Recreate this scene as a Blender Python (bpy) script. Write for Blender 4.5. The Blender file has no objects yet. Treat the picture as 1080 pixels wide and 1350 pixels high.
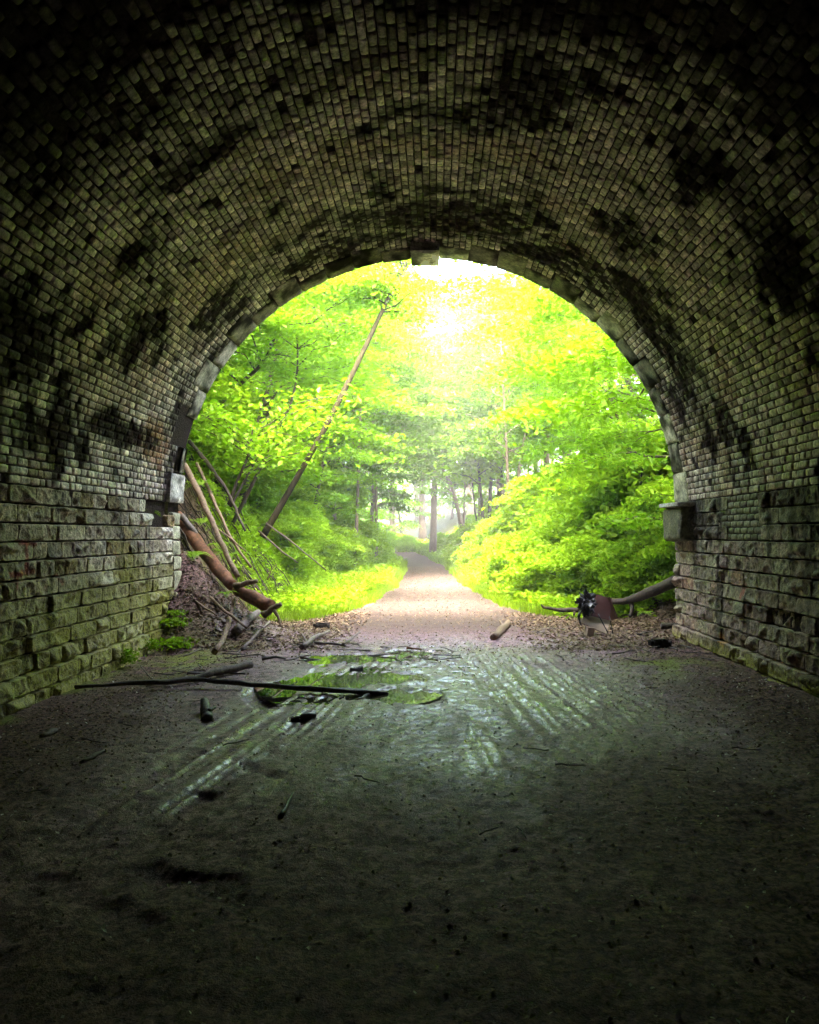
import bpy, math, random
import numpy as np
from mathutils import Vector
R_ = math.radians
scene = bpy.context.scene

# ------------------------------------------------------------------ camera
cam_d = bpy.data.cameras.new("camera")
cam = bpy.data.objects.new("camera", cam_d)
scene.collection.objects.link(cam)
scene.camera = cam
cam_d.sensor_fit = 'HORIZONTAL'; cam_d.sensor_width = 36.0; cam_d.lens = 36.0
cam_d.clip_start = 0.05; cam_d.clip_end = 2000
CAMZ = 1.6
cam.location = (0, 0, CAMZ)
cam.rotation_euler = (R_(90 + 1.54), 0, R_(1.80))

# ------------------------------------------------------------------ world, sun, exposure
SUN_EL, SUN_AZ = 58.0, 178.0           # azimuth measured from +y towards +x
world = bpy.data.worlds.new("World"); scene.world = world
world.use_nodes = True
wn = world.node_tree; wn.nodes.clear()
sky = wn.nodes.new('ShaderNodeTexSky'); sky.sky_type = 'NISHITA'; sky.sun_disc = False
sky.sun_elevation = R_(SUN_EL); sky.sun_rotation = R_(SUN_AZ)
sky.air_density = 0.8; sky.dust_density = 7.0; sky.ozone_density = 0.6
bg = wn.nodes.new('ShaderNodeBackground'); bg.inputs['Strength'].default_value = 0.15
wo = wn.nodes.new('ShaderNodeOutputWorld')
wn.links.new(sky.outputs[0], bg.inputs[0]); wn.links.new(bg.outputs[0], wo.inputs[0])
sun_d = bpy.data.lights.new("sun", 'SUN'); sun_d.energy = 0.5; sun_d.angle = R_(14)
sun_d.color = (1.0, 0.96, 0.9)
sun = bpy.data.objects.new("sun", sun_d); scene.collection.objects.link(sun)
el, az = R_(SUN_EL), R_(SUN_AZ)
sdir = Vector((math.cos(el) * math.sin(az), math.cos(el) * math.cos(az), math.sin(el)))
sun.rotation_euler = sdir.to_track_quat('Z', 'Y').to_euler()
scene.view_settings.view_transform = 'Standard'
scene.view_settings.look = 'None'
scene.view_settings.gamma = 1
scene.view_settings.exposure = 6.2
cy = scene.cycles
cy.use_denoising = True
try: cy.denoiser = 'OPENIMAGEDENOISE'
except Exception: pass
cy.denoising_input_passes = 'RGB_ALBEDO_NORMAL'
cy.denoising_prefilter = 'NONE'
cy.max_bounces = 7; cy.diffuse_bounces = 5; cy.glossy_bounces = 3
cy.transmission_bounces = 4; cy.transparent_max_bounces = 6; cy.volume_bounces = 0
cy.sample_clamp_indirect = 0.12
cy.use_guiding = True
cy.use_adaptive_sampling = False

# ------------------------------------------------------------------ noise
_rs = np.random.RandomState(7)
TAB = _rs.rand(64, 64, 64).astype(np.float32)
def vnoise(x, y, z=0.0, seed=0):
    x = np.asarray(x, dtype=np.float64) + seed * 17.31; y = np.asarray(y, dtype=np.float64) + seed * 5.77
    z = np.asarray(z, dtype=np.float64) + seed * 3.13
    x, y, z = np.broadcast_arrays(x, y, z)
    ix = np.floor(x).astype(int); iy = np.floor(y).astype(int); iz = np.floor(z).astype(int)
    fx = x - ix; fy = y - iy; fz = z - iz
    fx = fx*fx*(3-2*fx); fy = fy*fy*(3-2*fy); fz = fz*fz*(3-2*fz)
    def T(a, b, c): return TAB[(ix+a) & 63, (iy+b) & 63, (iz+c) & 63]
    x0 = (T(0,0,0)*(1-fx)+T(1,0,0)*fx)*(1-fy) + (T(0,1,0)*(1-fx)+T(1,1,0)*fx)*fy
    x1 = (T(0,0,1)*(1-fx)+T(1,0,1)*fx)*(1-fy) + (T(0,1,1)*(1-fx)+T(1,1,1)*fx)*fy
    return x0*(1-fz) + x1*fz
def fbm(x, y, z=0.0, oct=4, seed=0):
    s = 0; a = 0.5; t = 0; f = 1.0
    for i in range(oct):
        s = s + a * vnoise(np.asarray(x)*f, np.asarray(y)*f, np.asarray(z)*f, seed+i*3); t += a; a *= 0.5; f *= 2.07
    return s / t
def sstep(a, b, x):
    t = np.clip((np.asarray(x, dtype=np.float64) - a) / (b - a), 0, 1)
    return t*t*(3-2*t)

# ------------------------------------------------------------------ mesh helpers
def link(o):
    scene.collection.objects.link(o); return o
def tag(o, label=None, cat=None, group=None, kind=None):
    if label: o['label'] = label
    if cat: o['category'] = cat
    if group: o['group'] = group
    if kind: o['kind'] = kind
    return o
def empty(name, loc, label=None, cat=None, group=None, rz=0.0):
    o = bpy.data.objects.new(name, None); link(o)
    o.location = loc; o.rotation_euler = (0, 0, rz); o.empty_display_size = 0.2
    return tag(o, label, cat, group)
def np_mesh(name, V, F, mat=None, smooth=True, attrs=None):
    if attrs and 'col' in attrs:
        lum = np.asarray(attrs['col'])[:, :3].mean(1); attrs = dict(attrs, spc=np.clip((lum-.03)/.15, 0, 1))
    """V (n,3); F list of int arrays (m,k)."""
    me = bpy.data.meshes.new(name)
    V = np.ascontiguousarray(V, dtype=np.float32)
    if not isinstance(F, (list, tuple)): F = [F]
    F = [np.asarray(f, dtype=np.int32) for f in F if len(f)]
    me.vertices.add(len(V)); me.vertices.foreach_set('co', V.ravel())
    nl = sum(f.size for f in F); npoly = sum(len(f) for f in F)
    me.loops.add(nl); me.polygons.add(npoly)
    me.loops.foreach_set('vertex_index', np.concatenate([f.ravel() for f in F]))
    tot = np.concatenate([np.full(len(f), f.shape[1], dtype=np.int32) for f in F])
    st = np.concatenate([[0], np.cumsum(tot)[:-1]]).astype(np.int32)
    me.polygons.foreach_set('loop_start', st)
    me.polygons.foreach_set('loop_total', tot)
    me.polygons.foreach_set('use_smooth', np.full(npoly, smooth, dtype=bool))
    me.update(calc_edges=True)
    if attrs:
        for k, a in attrs.items():
            a = np.asarray(a, dtype=np.float32)
            if a.ndim == 2:
                at = me.attributes.new(k, 'FLOAT_COLOR', 'POINT')
                if a.shape[1] == 3: a = np.concatenate([a, np.ones((len(a), 1), np.float32)], 1)
                at.data.foreach_set('color', a.ravel())
            else:
                at = me.attributes.new(k, 'FLOAT', 'POINT'); at.data.foreach_set('value', a.ravel())
    if mat: me.materials.append(mat)
    return me
def obj(name, me, parent=None, loc=(0, 0, 0)):
    o = bpy.data.objects.new(name, me); link(o); o.location = loc
    if parent: o.parent = parent
    return o
class Acc:
    def __init__(s): s.V = []; s.F = {}; s.n = 0; s.A = []
    def add(s, V, *Fs, a=0.0):
        V = np.asarray(V, dtype=np.float64)
        for F in Fs:
            F = np.asarray(F, dtype=np.int64)
            if len(F): s.F.setdefault(F.shape[1], []).append(F + s.n)
        s.V.append(V); s.A.append(np.full(len(V), a)); s.n += len(V)
    def mesh(s, name, mat, smooth=True, attrs=None, akey=None):
        F = [np.concatenate(v) for v in s.F.values()]
        at = dict(attrs or {})
        if akey: at[akey] = np.concatenate(s.A)
        return np_mesh(name, np.concatenate(s.V), F, mat, smooth, at)
def resample(P, R, n):
    P = np.asarray(P, float); R = np.asarray(R, float)
    t = np.concatenate([[0], np.cumsum(np.linalg.norm(np.diff(P, axis=0), axis=1))])
    # catmull-rom-ish through linear interp of smoothed points
    u = np.linspace(0, t[-1], n)
    Q = np.stack([np.interp(u, t, P[:, i]) for i in range(3)], 1)
    for _ in range(2):
        Q[1:-1] = 0.25*Q[:-2] + 0.5*Q[1:-1] + 0.25*Q[2:]
    return Q, np.interp(u, t, R)
def tube_geo(P, R, segs=8, rough=0.0, seed=0, cap=True):
    P = np.asarray(P, float); n = len(P); R = np.broadcast_to(np.asarray(R, float), (n,))
    T = np.gradient(P, axis=0); T /= np.linalg.norm(T, axis=1)[:, None] + 1e-9
    up = np.array([0, 0, 1.0]) if abs(T[0][2]) < 0.9 else np.array([1.0, 0, 0])
    V = np.zeros((n, segs, 3)); N = np.cross(T[0], up); N /= np.linalg.norm(N)
    ang = np.arange(segs) / segs * 2*math.pi
    for i in range(n):
        N = N - T[i]*np.dot(N, T[i]); N /= np.linalg.norm(N) + 1e-9
        B = np.cross(T[i], N)
        r = R[i] * np.ones(segs)
        if rough > 0:
            r = r * (1 + rough*(2*vnoise(np.cos(ang)*1.6+seed, np.sin(ang)*1.6, i*0.55, seed) - 1))
        V[i] = P[i] + r[:, None]*(np.cos(ang)[:, None]*N + np.sin(ang)[:, None]*B)
    idx = np.arange(n*segs).reshape(n, segs)
    a = idx[:-1]; b = np.roll(idx, -1, axis=1)[:-1]; c = np.roll(idx, -1, axis=1)[1:]; d = idx[1:]
    F = np.stack([a, b, c, d], -1).reshape(-1, 4)
    V = V.reshape(-1, 3)
    if cap:
        V = np.concatenate([V, P[:1], P[-1:]]); k = n*segs
        t1 = np.stack([np.roll(idx[0], -1), idx[0], np.full(segs, k)], -1)
        t2 = np.stack([idx[-1], np.roll(idx[-1], -1), np.full(segs, k+1)], -1)
        return V, F, np.concatenate([t1, t2])
    return V, F

# ------------------------------------------------------------------ materials
def newmat(name):
    m = bpy.data.materials.new(name); m.use_nodes = True
    nt = m.node_tree; nt.nodes.clear()
    out = nt.nodes.new('ShaderNodeOutputMaterial')
    return m, nt, out
class NT:
    def __init__(s, nt): s.nt = nt
    def n(s, t, **k):
        nd = s.nt.nodes.new(t)
        for a, b in k.items(): setattr(nd, a, b)
        return nd
    def l(s, a, b): s.nt.links.new(a, b)
    def noise(s, scale, detail=4, rough=0.6, vec=None, dist=0.0):
        nd = s.n('ShaderNodeTexNoise'); nd.inputs['Scale'].default_value = scale
        nd.inputs['Detail'].default_value = detail; nd.inputs['Roughness'].default_value = rough
        nd.inputs['Distortion'].default_value = dist
        if vec: s.l(vec, nd.inputs['Vector'])
        return nd.outputs['Fac']
    def ramp(s, fac, stops):
        r = s.n('ShaderNodeValToRGB'); el = r.color_ramp.elements
        while len(el) > 1: el.remove(el[-1])
        el[0].position = stops[0][0]; el[0].color = (*stops[0][1], 1)
        for p, c in stops[1:]:
            e = el.new(p); e.color = (*c, 1)
        s.l(fac, r.inputs[0]); return r.outputs[0]
    def rng(s, v, a, b, c=0.0, d=1.0):
        m = s.n('ShaderNodeMapRange'); s.l(v, m.inputs[0])
        for i, q in enumerate((a, b, c, d)): m.inputs[i+1].default_value = q
        return m.outputs[0]
    def mix(s, f, a, b, mode='MIX'):
        m = s.n('ShaderNodeMix'); m.data_type = 'RGBA'; m.blend_type = mode
        for sock, v in ((m.inputs[0], f), (m.inputs[6], a), (m.inputs[7], b)):
            if hasattr(v, 'is_output'): s.l(v, sock)
            elif isinstance(v, tuple): sock.default_value = (*v, 1)
            else: sock.default_value = v
        return m.outputs[2]
    def math(s, op, a, b=None):
        m = s.n('ShaderNodeMath', operation=op)
        for sock, v in ((m.inputs[0], a), (m.inputs[1], b)):
            if v is None: continue
            if hasattr(v, 'is_output'): s.l(v, sock)
            else: sock.default_value = v
        return m.outputs[0]
    def attr(s, name, col=False):
        a = s.n('ShaderNodeAttribute'); a.attribute_name = name
        return a.outputs['Color'] if col else a.outputs['Fac']
    def bump(s, h, strength, dist):
        b = s.n('ShaderNodeBump'); b.inputs['Strength'].default_value = strength
        b.inputs['Distance'].default_value = dist; s.l(h, b.inputs['Height'])
        return b.outputs[0]
    def coord(s, scale=(1, 1, 1)):
        tc = s.n('ShaderNodeTexCoord'); mp = s.n('ShaderNodeMapping')
        mp.inputs['Scale'].default_value = scale; s.l(tc.outputs['Object'], mp.inputs[0])
        return mp.outputs[0]
def bsdf(h, out, color, rough, normal=None, spec=0.5, tint=(1, 1, 1)):
    b = h.n('ShaderNodeBsdfPrincipled')
    for sock, v in ((b.inputs['Base Color'], color), (b.inputs['Roughness'], rough)):
        if hasattr(v, 'is_output'): h.l(v, sock)
        elif isinstance(v, tuple): sock.default_value = (*v, 1)
        else: sock.default_value = v
    if hasattr(spec, 'is_output'): h.l(spec, b.inputs['Specular IOR Level'])
    else: b.inputs['Specular IOR Level'].default_value = spec
    b.inputs['Specular Tint'].default_value = (*tint, 1)
    if normal is not None: h.l(normal, b.inputs['Normal'])
    h.l(b.outputs[0], out.inputs[0]); return b

def mat_masonry(name, bstr=0.7, bdist=0.012, rough_lo=0.35, rough_hi=0.8, fine=70):
    m, nt, out = newmat(name); h = NT(nt); v = h.coord()
    col = h.attr('col', True); moss = h.attr('moss')
    n1 = h.noise(9, 5, 0.65, v); n2 = h.noise(fine, 3, 0.6, v); n3 = h.noise(26, 4, 0.7, v)
    c = h.mix(1.0, col, h.ramp(n1, [(0.3, (0.4, 0.37, 0.36)), (0.52, (1, 1, 1)), (0.72, (1.5, 1.45, 1.4))]), 'MULTIPLY')
    c = h.mix(0.8, c, h.ramp(n3, [(0.34, (0.3, 0.27, 0.26)), (0.5, (1, 1, 1)), (0.66, (1.7, 1.65, 1.6))]), 'MULTIPLY')
    mfac = h.math('MULTIPLY', moss, h.rng(n3, 0.36, 0.58))
    c = h.mix(mfac, c, h.mix(n2, (0.14, 0.13, 0.016), (0.38, 0.35, 0.05)))
    hh = h.math('ADD', h.math('MULTIPLY', n3, 1.0), h.math('MULTIPLY', n2, 0.35))
    nrm = h.bump(hh, bstr, bdist)
    bsdf(h, out, c, h.rng(n1, 0.3, 0.7, rough_lo, rough_hi), nrm, h.rng(h.attr('spc'), 0, 1, 0.0, 0.30), (1, .88, .92))
    return m
M_brick = mat_masonry('brick_face', 0.8, 0.010)
M_stone = mat_masonry('rock_faced_stone', 1.0, 0.02, 0.4, 0.85, 55)
M_dress = mat_masonry('dressed_stone', 0.6, 0.010, 0.6, 0.9, 45)

def mat_simple(name, stops, scale=12, rough=0.8, bstr=0.6, bdist=0.01, stretch=(1, 1, 1), spec=0.4, detail=5):
    m, nt, out = newmat(name); h = NT(nt); v = h.coord(stretch)
    n1 = h.noise(scale, detail, 0.65, v)
    bsdf(h, out, h.ramp(n1, stops), rough, h.bump(n1, bstr, bdist), spec)
    return m
M_mortar = mat_simple('old_mortar', [(0.3, (0.010, 0.007, 0.007)), (0.7, (0.05, 0.035, 0.032))], 30, 0.9, 1.0, .03, spec=.03)
M_bark = mat_simple('bark', [(0.3, (0.014, 0.010, 0.007)), (0.7, (0.05, 0.036, 0.022))], 22, 0.9, 0.8, 0.02, (1, 1, .25))
M_bark_pale = mat_simple('pale_bark', [(0.3, (0.07, 0.05, 0.03)), (0.7, (0.18, 0.13, 0.09))], 18, 0.9, 0.7, 0.02, (1, 1, .25))
M_bark_olive = mat_simple('olive_bark', [(0.3, (0.010, 0.009, 0.004)), (0.7, (0.034, 0.029, 0.013))], 22, 0.95, 0.8, 0.02, (1, 1, .25), spec=.1)
M_wood_dark = mat_simple('wet_dark_wood', [(0.3, (0.014, 0.010, 0.009)), (0.62, (0.10, 0.075, 0.065))], 35, 0.6, 0.8, 0.01)
M_wood_grey = mat_simple('weathered_grey_wood', [(0.3, (0.04, 0.03, 0.025)), (0.7, (0.20, 0.15, 0.13))], 25, 0.8, 0.8, 0.01)
M_wood_tan = mat_simple('tan_dead_wood', [(0.3, (0.05, 0.03, 0.018)), (0.7, (0.19, 0.125, 0.075))], 25, 0.8, 0.8, 0.01)
M_wood_red = mat_simple('red_brown_log_wood', [(0.3, (0.04, 0.014, 0.006)), (0.55, (0.13, 0.05, 0.02)), (0.75, (0.20, 0.10, 0.05))], 14, 0.85, 0.8, 0.015)

def mat_leaf(name, c0, c1, trans=0.5):
    m, nt, out = newmat(name); h = NT(nt)
    rnd = h.attr('rnd'); oi = h.n('ShaderNodeObjectInfo')
    f = h.math('ADD', h.math('MULTIPLY', rnd, 0.7), h.math('MULTIPLY', oi.outputs['Random'], 0.3))
    c = h.mix(f, c0, c1)
    d = h.n('ShaderNodeBsdfDiffuse'); t = h.n('ShaderNodeBsdfTranslucent'); g = h.n('ShaderNodeBsdfGlossy')
    g.inputs['Roughness'].default_value = 0.45; g.inputs['Color'].default_value = (0.8, 1.0, 0.5, 1)
    h.l(c, d.inputs[0]); h.l(c, t.inputs[0])
    a = h.n('ShaderNodeMixShader'); a.inputs[0].default_value = trans
    h.l(d.outputs[0], a.inputs[1]); h.l(t.outputs[0], a.inputs[2])
    b = h.n('ShaderNodeMixShader'); b.inputs[0].default_value = 0.02
    h.l(a.outputs[0], b.inputs[1]); h.l(g.outputs[0], b.inputs[2])
    h.l(b.outputs[0], out.inputs[0]); return m
M_leaf = mat_leaf('tree_leaf', (0.108, 0.222, 0.004), (0.182, 0.350, 0.007), 0.5)
M_leaf_bush_bright = mat_leaf('bush_leaf_bright', (0.17, 0.30, 0.006), (0.28, 0.46, 0.010), 0.5)  # leaf colour raised to brighten the shaded low growth
M_leaf_high_dim = mat_leaf('canopy_leaf_dim', (0.055, 0.12, 0.003), (0.095, 0.19, 0.005), 0.5)  # leaf colour lowered to tone down the brightly lit crowns
M_grass = mat_leaf('grass_blade', (0.115, 0.20, 0.004), (0.19, 0.31, 0.007), 0.5)
M_fern = mat_leaf('fern_leaf', (0.10, 0.20, 0.01), (0.20, 0.32, 0.02), 0.5)
M_litter = mat_leaf('dead_leaf', (0.055, 0.032, 0.022), (0.26, 0.18, 0.13), 0.1)

# ------------------------------------------------------------------ tunnel geometry constants
XC, RAD, ZS, YM = -0.15, 3.76, 2.07, 12.45        # axis x, radius, springing height, mouth y
XL, XR = XC - RAD, XC + RAD

def blocks(S0, S1, T0, T1, nu, nv, bulge, amp, nscale, gap, depth, mapf, seed, rnd_h, tiltamp=0.0, chamfer=0.006, recess=None, gs=None, facet=0.0):
    """Masonry blocks; arrays of extents along s (length) and t (course). Returns V, F, block-index per vertex, face coords"""
    N = len(S0)
    u = np.concatenate([[0], np.linspace(0, 1, nu-2), [1]]); w = np.concatenate([[0], np.linspace(0, 1, nv-2), [1]])
    inner_u = np.concatenate([[0], np.ones(nu-2), [0]]); inner_w = np.concatenate([[0], np.ones(nv-2), [0]])
    rs = np.random.RandomState(seed)
    j = lambda: (rs.rand(N)-0.5)
    gs = gap if gs is None else gs
    s0 = S0 + gs*(0.5+0.5*rs.rand(N)); s1 = S1 - gs*(0.5+0.5*rs.rand(N))
    t0 = T0 + gap*(0.4+0.5*rs.rand(N)); t1 = T1 - gap*(0.4+0.5*rs.rand(N))
    cu = np.concatenate([[0], np.linspace(0, 1, nu-2), [1]]); cw = np.concatenate([[0], np.linspace(0, 1, nv-2), [1]])
    U, W = np.meshgrid(cu, cw, indexing='ij'); IN = np.outer(inner_u, inner_w)
    S = s0[:, None, None] + (s1-s0)[:, None, None]*U
    T = t0[:, None, None] + (t1-t0)[:, None, None]*W
    # chamfer: inner ring pulled in
    Sc = (s0+s1)[:, None, None]/2; Tc = (t0+t1)[:, None, None]/2
    ls = (s1-s0)[:, None, None]; lt = (t1-t0)[:, None, None]
    ks = 1 - 2*chamfer/np.maximum(ls, 0.03); kt = 1 - 2*chamfer/np.maximum(lt, 0.03)
    Sin = Sc + (S-Sc)*ks; Tin = Tc + (T-Tc)*kt
    S = np.where(IN > 0, Sin, S); T = np.where(IN > 0, Tin, T)
    # rounded corners
    cr = ((U-0.5)**2*4)**2 * ((W-0.5)**2*4)**2
    S = S - (U-0.5)*cr*ls*0.07; T = T - (W-0.5)*cr*lt*0.12
    base = rnd_h*(rs.rand(N)-0.5)
    if recess is not None: base = base - recess
    ph = rs.rand(N)*50
    nz = fbm(S*nscale + ph[:, None, None], T*nscale*1.15, ph[:, None, None], 4, seed) - 0.5
    bul = bulge*(1-(2*U-1)**4)*(1-(2*W-1)**4)
    tu = j()*tiltamp; tw = j()*tiltamp
    edge = (1-(2*U-1)**6)*(1-(2*W-1)**6)
    Hh = base[:, None, None] + bul + amp*2*nz*(0.35+0.65*edge) + tu[:, None, None]*(U-0.5)*2 + tw[:, None, None]*(W-0.5)*2
    if facet > 0:
        best = None
        for k in range(8):
            ps = Sc + (rs.rand(N)[:, None, None]-.5)*ls; pt = Tc + (rs.rand(N)[:, None, None]-.5)*lt
            pl = facet*(.25+.9*rs.rand(N))[:, None, None] + (rs.normal(size=N)*.5)[:, None, None]*(S-ps) + (rs.normal(size=N)*.6)[:, None, None]*(T-pt)
            best = pl if best is None else np.minimum(best, pl)
        wv = fbm(S*16+ph[:, None, None], T*5, ph[:, None, None], 4, seed+5)-.5
        Hh = Hh + np.clip(best, -.012, None)*(.25+.75*edge) + .045*wv*(.3+.7*edge)
    Hh = np.where(IN > 0, Hh, -depth)
    # wobble edges
    S = S + 0.004*(vnoise(S*14, T*14, 3.3, seed+1)-0.5)*IN; T = T + 0.006*(vnoise(S*9, T*9, 7.7, seed+2)-0.5)
    V = mapf(S.ravel(), T.ravel(), Hh.ravel())
    idx = np.arange(N*nu*nv).reshape(N, nu, nv)
    F = np.stack([idx[:, :-1, :-1], idx[:, 1:, :-1], idx[:, 1:, 1:], idx[:, :-1, 1:]], -1).reshape(-1, 4)
    bi = np.repeat(np.arange(N), nu*nv)
    return V, F, bi, S.ravel(), T.ravel(), Hh.ravel()

# courses of the vault: t = arc length from right springing (theta 0) to left springing (theta pi)
def map_vault(S, T, Hh):
    th = T / RAD; r = RAD - Hh
    return np.stack([XC + r*np.cos(th), S, ZS + r*np.sin(th)], -1)
def map_wall_right(S, T, Hh):
    return np.stack([XR - Hh, S, T], -1)
def map_wall_left(S, T, Hh):
    return np.stack([XL + Hh, S, T], -1)

tunnel = empty('tunnel', (XC, YM, 0), 'old railway tunnel of sooty brick vault on rock faced stone walls, open to the wood', 'tunnel')
def tpart(name, me): 
    o = bpy.data.objects.new(name, me); link(o); o.parent = tunnel
    o.matrix_parent_inverse = tunnel.matrix_basis.inverted(); return o

ARC = math.pi*RAD
NST = 27; DTH = math.pi/NST
rs = np.random.RandomState(11)
# ring stones depth along the axis
ring_depth = [0.74 if i % 2 == 0 else 0.42 for i in range(NST)]
for i, d in {0: .62, 1: .46, 2: .5, 13: .66, 12: .48, 14: .45, 26: .5, 15: .66, 11: .7, 16: .6}.items(): ring_depth[i] = d

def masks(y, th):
    """soot, rust and lichen amounts on the vault (stains with their own shape, plus shade painted in towards the camera). th: 0 right springing..pi left springing"""
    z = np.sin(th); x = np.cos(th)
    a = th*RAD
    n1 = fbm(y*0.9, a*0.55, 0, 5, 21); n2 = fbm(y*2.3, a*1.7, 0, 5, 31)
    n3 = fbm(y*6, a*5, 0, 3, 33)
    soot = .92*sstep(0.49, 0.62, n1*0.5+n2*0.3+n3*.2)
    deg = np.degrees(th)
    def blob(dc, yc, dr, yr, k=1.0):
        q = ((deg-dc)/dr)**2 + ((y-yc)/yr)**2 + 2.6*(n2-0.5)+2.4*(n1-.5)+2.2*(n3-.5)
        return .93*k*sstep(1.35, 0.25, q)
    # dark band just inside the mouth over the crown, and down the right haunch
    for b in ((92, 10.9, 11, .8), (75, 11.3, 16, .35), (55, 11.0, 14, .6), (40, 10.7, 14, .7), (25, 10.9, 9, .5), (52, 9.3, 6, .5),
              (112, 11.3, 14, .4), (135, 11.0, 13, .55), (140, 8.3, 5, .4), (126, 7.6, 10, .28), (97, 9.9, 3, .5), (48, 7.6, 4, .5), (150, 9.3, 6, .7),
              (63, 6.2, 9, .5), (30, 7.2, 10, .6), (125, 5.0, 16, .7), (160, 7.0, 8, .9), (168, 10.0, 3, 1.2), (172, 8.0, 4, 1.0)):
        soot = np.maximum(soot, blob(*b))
    soot = np.maximum(soot, sstep(8.0, 6.0, y + 2.4*(n1-0.5)*2)*np.maximum(.55, sstep(18, 40, np.minimum(deg, 180-deg)))*0.93)  # painted shade: vault colour falls to near black towards the camera
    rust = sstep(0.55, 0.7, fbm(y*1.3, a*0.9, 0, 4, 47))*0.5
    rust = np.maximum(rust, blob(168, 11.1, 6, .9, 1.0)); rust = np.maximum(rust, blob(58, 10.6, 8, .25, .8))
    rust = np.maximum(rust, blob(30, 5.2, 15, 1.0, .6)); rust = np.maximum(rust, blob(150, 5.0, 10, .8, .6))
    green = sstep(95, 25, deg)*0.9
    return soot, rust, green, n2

def vault_color(y, th, bi_rand, rs_col):
    soot, rust, green, n2 = masks(y, th)  # soot also holds the shade painted in towards the camera
    base = np.stack([0.46+0*y, 0.375+0*y, 0.35+0*y], -1)
    gcol = np.array([0.33, 0.265, 0.21]); rcol = np.array([0.22, 0.10, 0.05]); scol = np.array([0.007, 0.006, 0.006])
    pale = np.array([0.64, 0.55, 0.48])
    c = base*(1-green[:, None]) + gcol*green[:, None]
    lich = sstep(0.45, 0.8, bi_rand)[:, None]*0.55
    c = c*(1-lich) + pale*lich*np.array([1, 1, .9])*(1-0.45*green[:, None]) + 0.35*gcol*lich*green[:, None]
    c = c*(0.35 + 1.25*rs_col)[:, None]
    c = c*(1-rust[:, None]) + rcol*(0.6+0.8*rs_col)[:, None]*rust[:, None]
    s = np.clip(soot, 0, .97)[:, None]  # soot stains plus painted shade
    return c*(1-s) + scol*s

# ---- brick vault
NC = int(round(ARC/0.0845)); dt = ARC/NC
S0 = []; S1 = []; T0 = []; T1 = []
for k in range(NC):
    tmid = (k+0.5)*dt; si = min(NST-1, int(tmid/ (RAD*DTH)))
    yend = YM - ring_depth[si]
    y = -2.2 + rs.rand()*0.26
    ys = [y]
    while y < yend:
        L = 0.215*(0.85+0.3*rs.rand()) if rs.rand() > 0.3 else 0.125
        if y > 10.3: L *= 0.62
        elif y > 8.6: L *= 0.85
        y += L; ys.append(y)
    ys = np.array(ys); 
    if ys[-1]-yend > 0.5*(ys[-1]-ys[-2]) and len(ys) > 2: ys = ys[:-1]
    ys[-1] = yend
    S0 += list(ys[:-1]); S1 += list(ys[1:]); T0 += [k*dt]*(len(ys)-1); T1 += [(k+1)*dt]*(len(ys)-1)
S0, S1, T0, T1 = map(np.array, (S0, S1, T0, T1))
nB = len(S0); rb = np.random.RandomState(5)
soot_shade_b = masks((S0+S1)/2, (T0+T1)/2/RAD)[0]
recess = np.where(rb.rand(nB) < 0.012 + 0.05*(soot_shade_b > .6), 0.05, 0.0) + 0.012*soot_shade_b*rb.rand(nB)
# slight ledges between building campaigns
mid = (S0+S1)/2
recess += np.where(mid < 7.6, -0.012, 0) + np.where(mid > 10.3, 0.010, 0)
V, F, bi, S, T, Hh = blocks(S0, S1, T0, T1, 7, 6, 0.001, 0.009, 22, 0.005, 0.045, map_vault, 3, 0.016, 0.007, 0.003, recess)
br = rb.rand(nB); bc = rb.rand(nB)
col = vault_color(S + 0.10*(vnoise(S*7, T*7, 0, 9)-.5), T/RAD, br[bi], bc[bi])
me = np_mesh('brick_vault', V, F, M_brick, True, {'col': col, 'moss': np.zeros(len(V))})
tpart('brick_vault', me)
# backing shell (mortar) + outer skin, closed tube
def shell(y0, y1, r, ny, nth, noise=0.0):
    th = np.linspace(0, math.pi, nth); ys = np.linspace(y0, y1, ny)
    TH, Y = np.meshgrid(th, ys, indexing='ij')
    rr = r + noise*(fbm(Y*1.5, TH*6, 0, 4, 77)-0.5)
    V = np.stack([XC + rr*np.cos(TH), Y, ZS + rr*np.sin(TH)], -1).reshape(-1, 3)
    idx = np.arange(nth*ny).reshape(nth, ny)
    F = np.stack([idx[:-1, :-1], idx[1:, :-1], idx[1:, 1:], idx[:-1, 1:]], -1).reshape(-1, 4)
    return V, F
acc = Acc()
V, F = shell(-30, YM-0.42, RAD+0.022, 400, 160, 0.012); acc.add(V, F)
V, F = shell(-30, YM-0.02, RAD+0.52, 3, 60); acc.add(V, F)
for xs in (XL-0.075, XR+0.075):   # backing behind the side walls
    acc.add([(xs, -30, -0.4), (xs, YM-0.05, -0.4), (xs, YM-0.05, ZS+0.03), (xs, -30, ZS+0.03)], [(0, 1, 2, 3)])
# unseen cap added far behind the camera to keep daylight out
V, F = shell(YM-1.0, YM+0.02, RAD+0.03, 8, 80); acc.add(V, F)
acc.add([(XL-.6, -30, -.4), (XR+.6, -30, -.4), (XR+.6, -30, 6.5), (XL-.6, -30, 6.5)], [(0, 1, 2, 3)])
tpart('mortar_lining_and_added_cap', acc.mesh('mortar_lining_and_added_cap', M_mortar))

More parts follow.
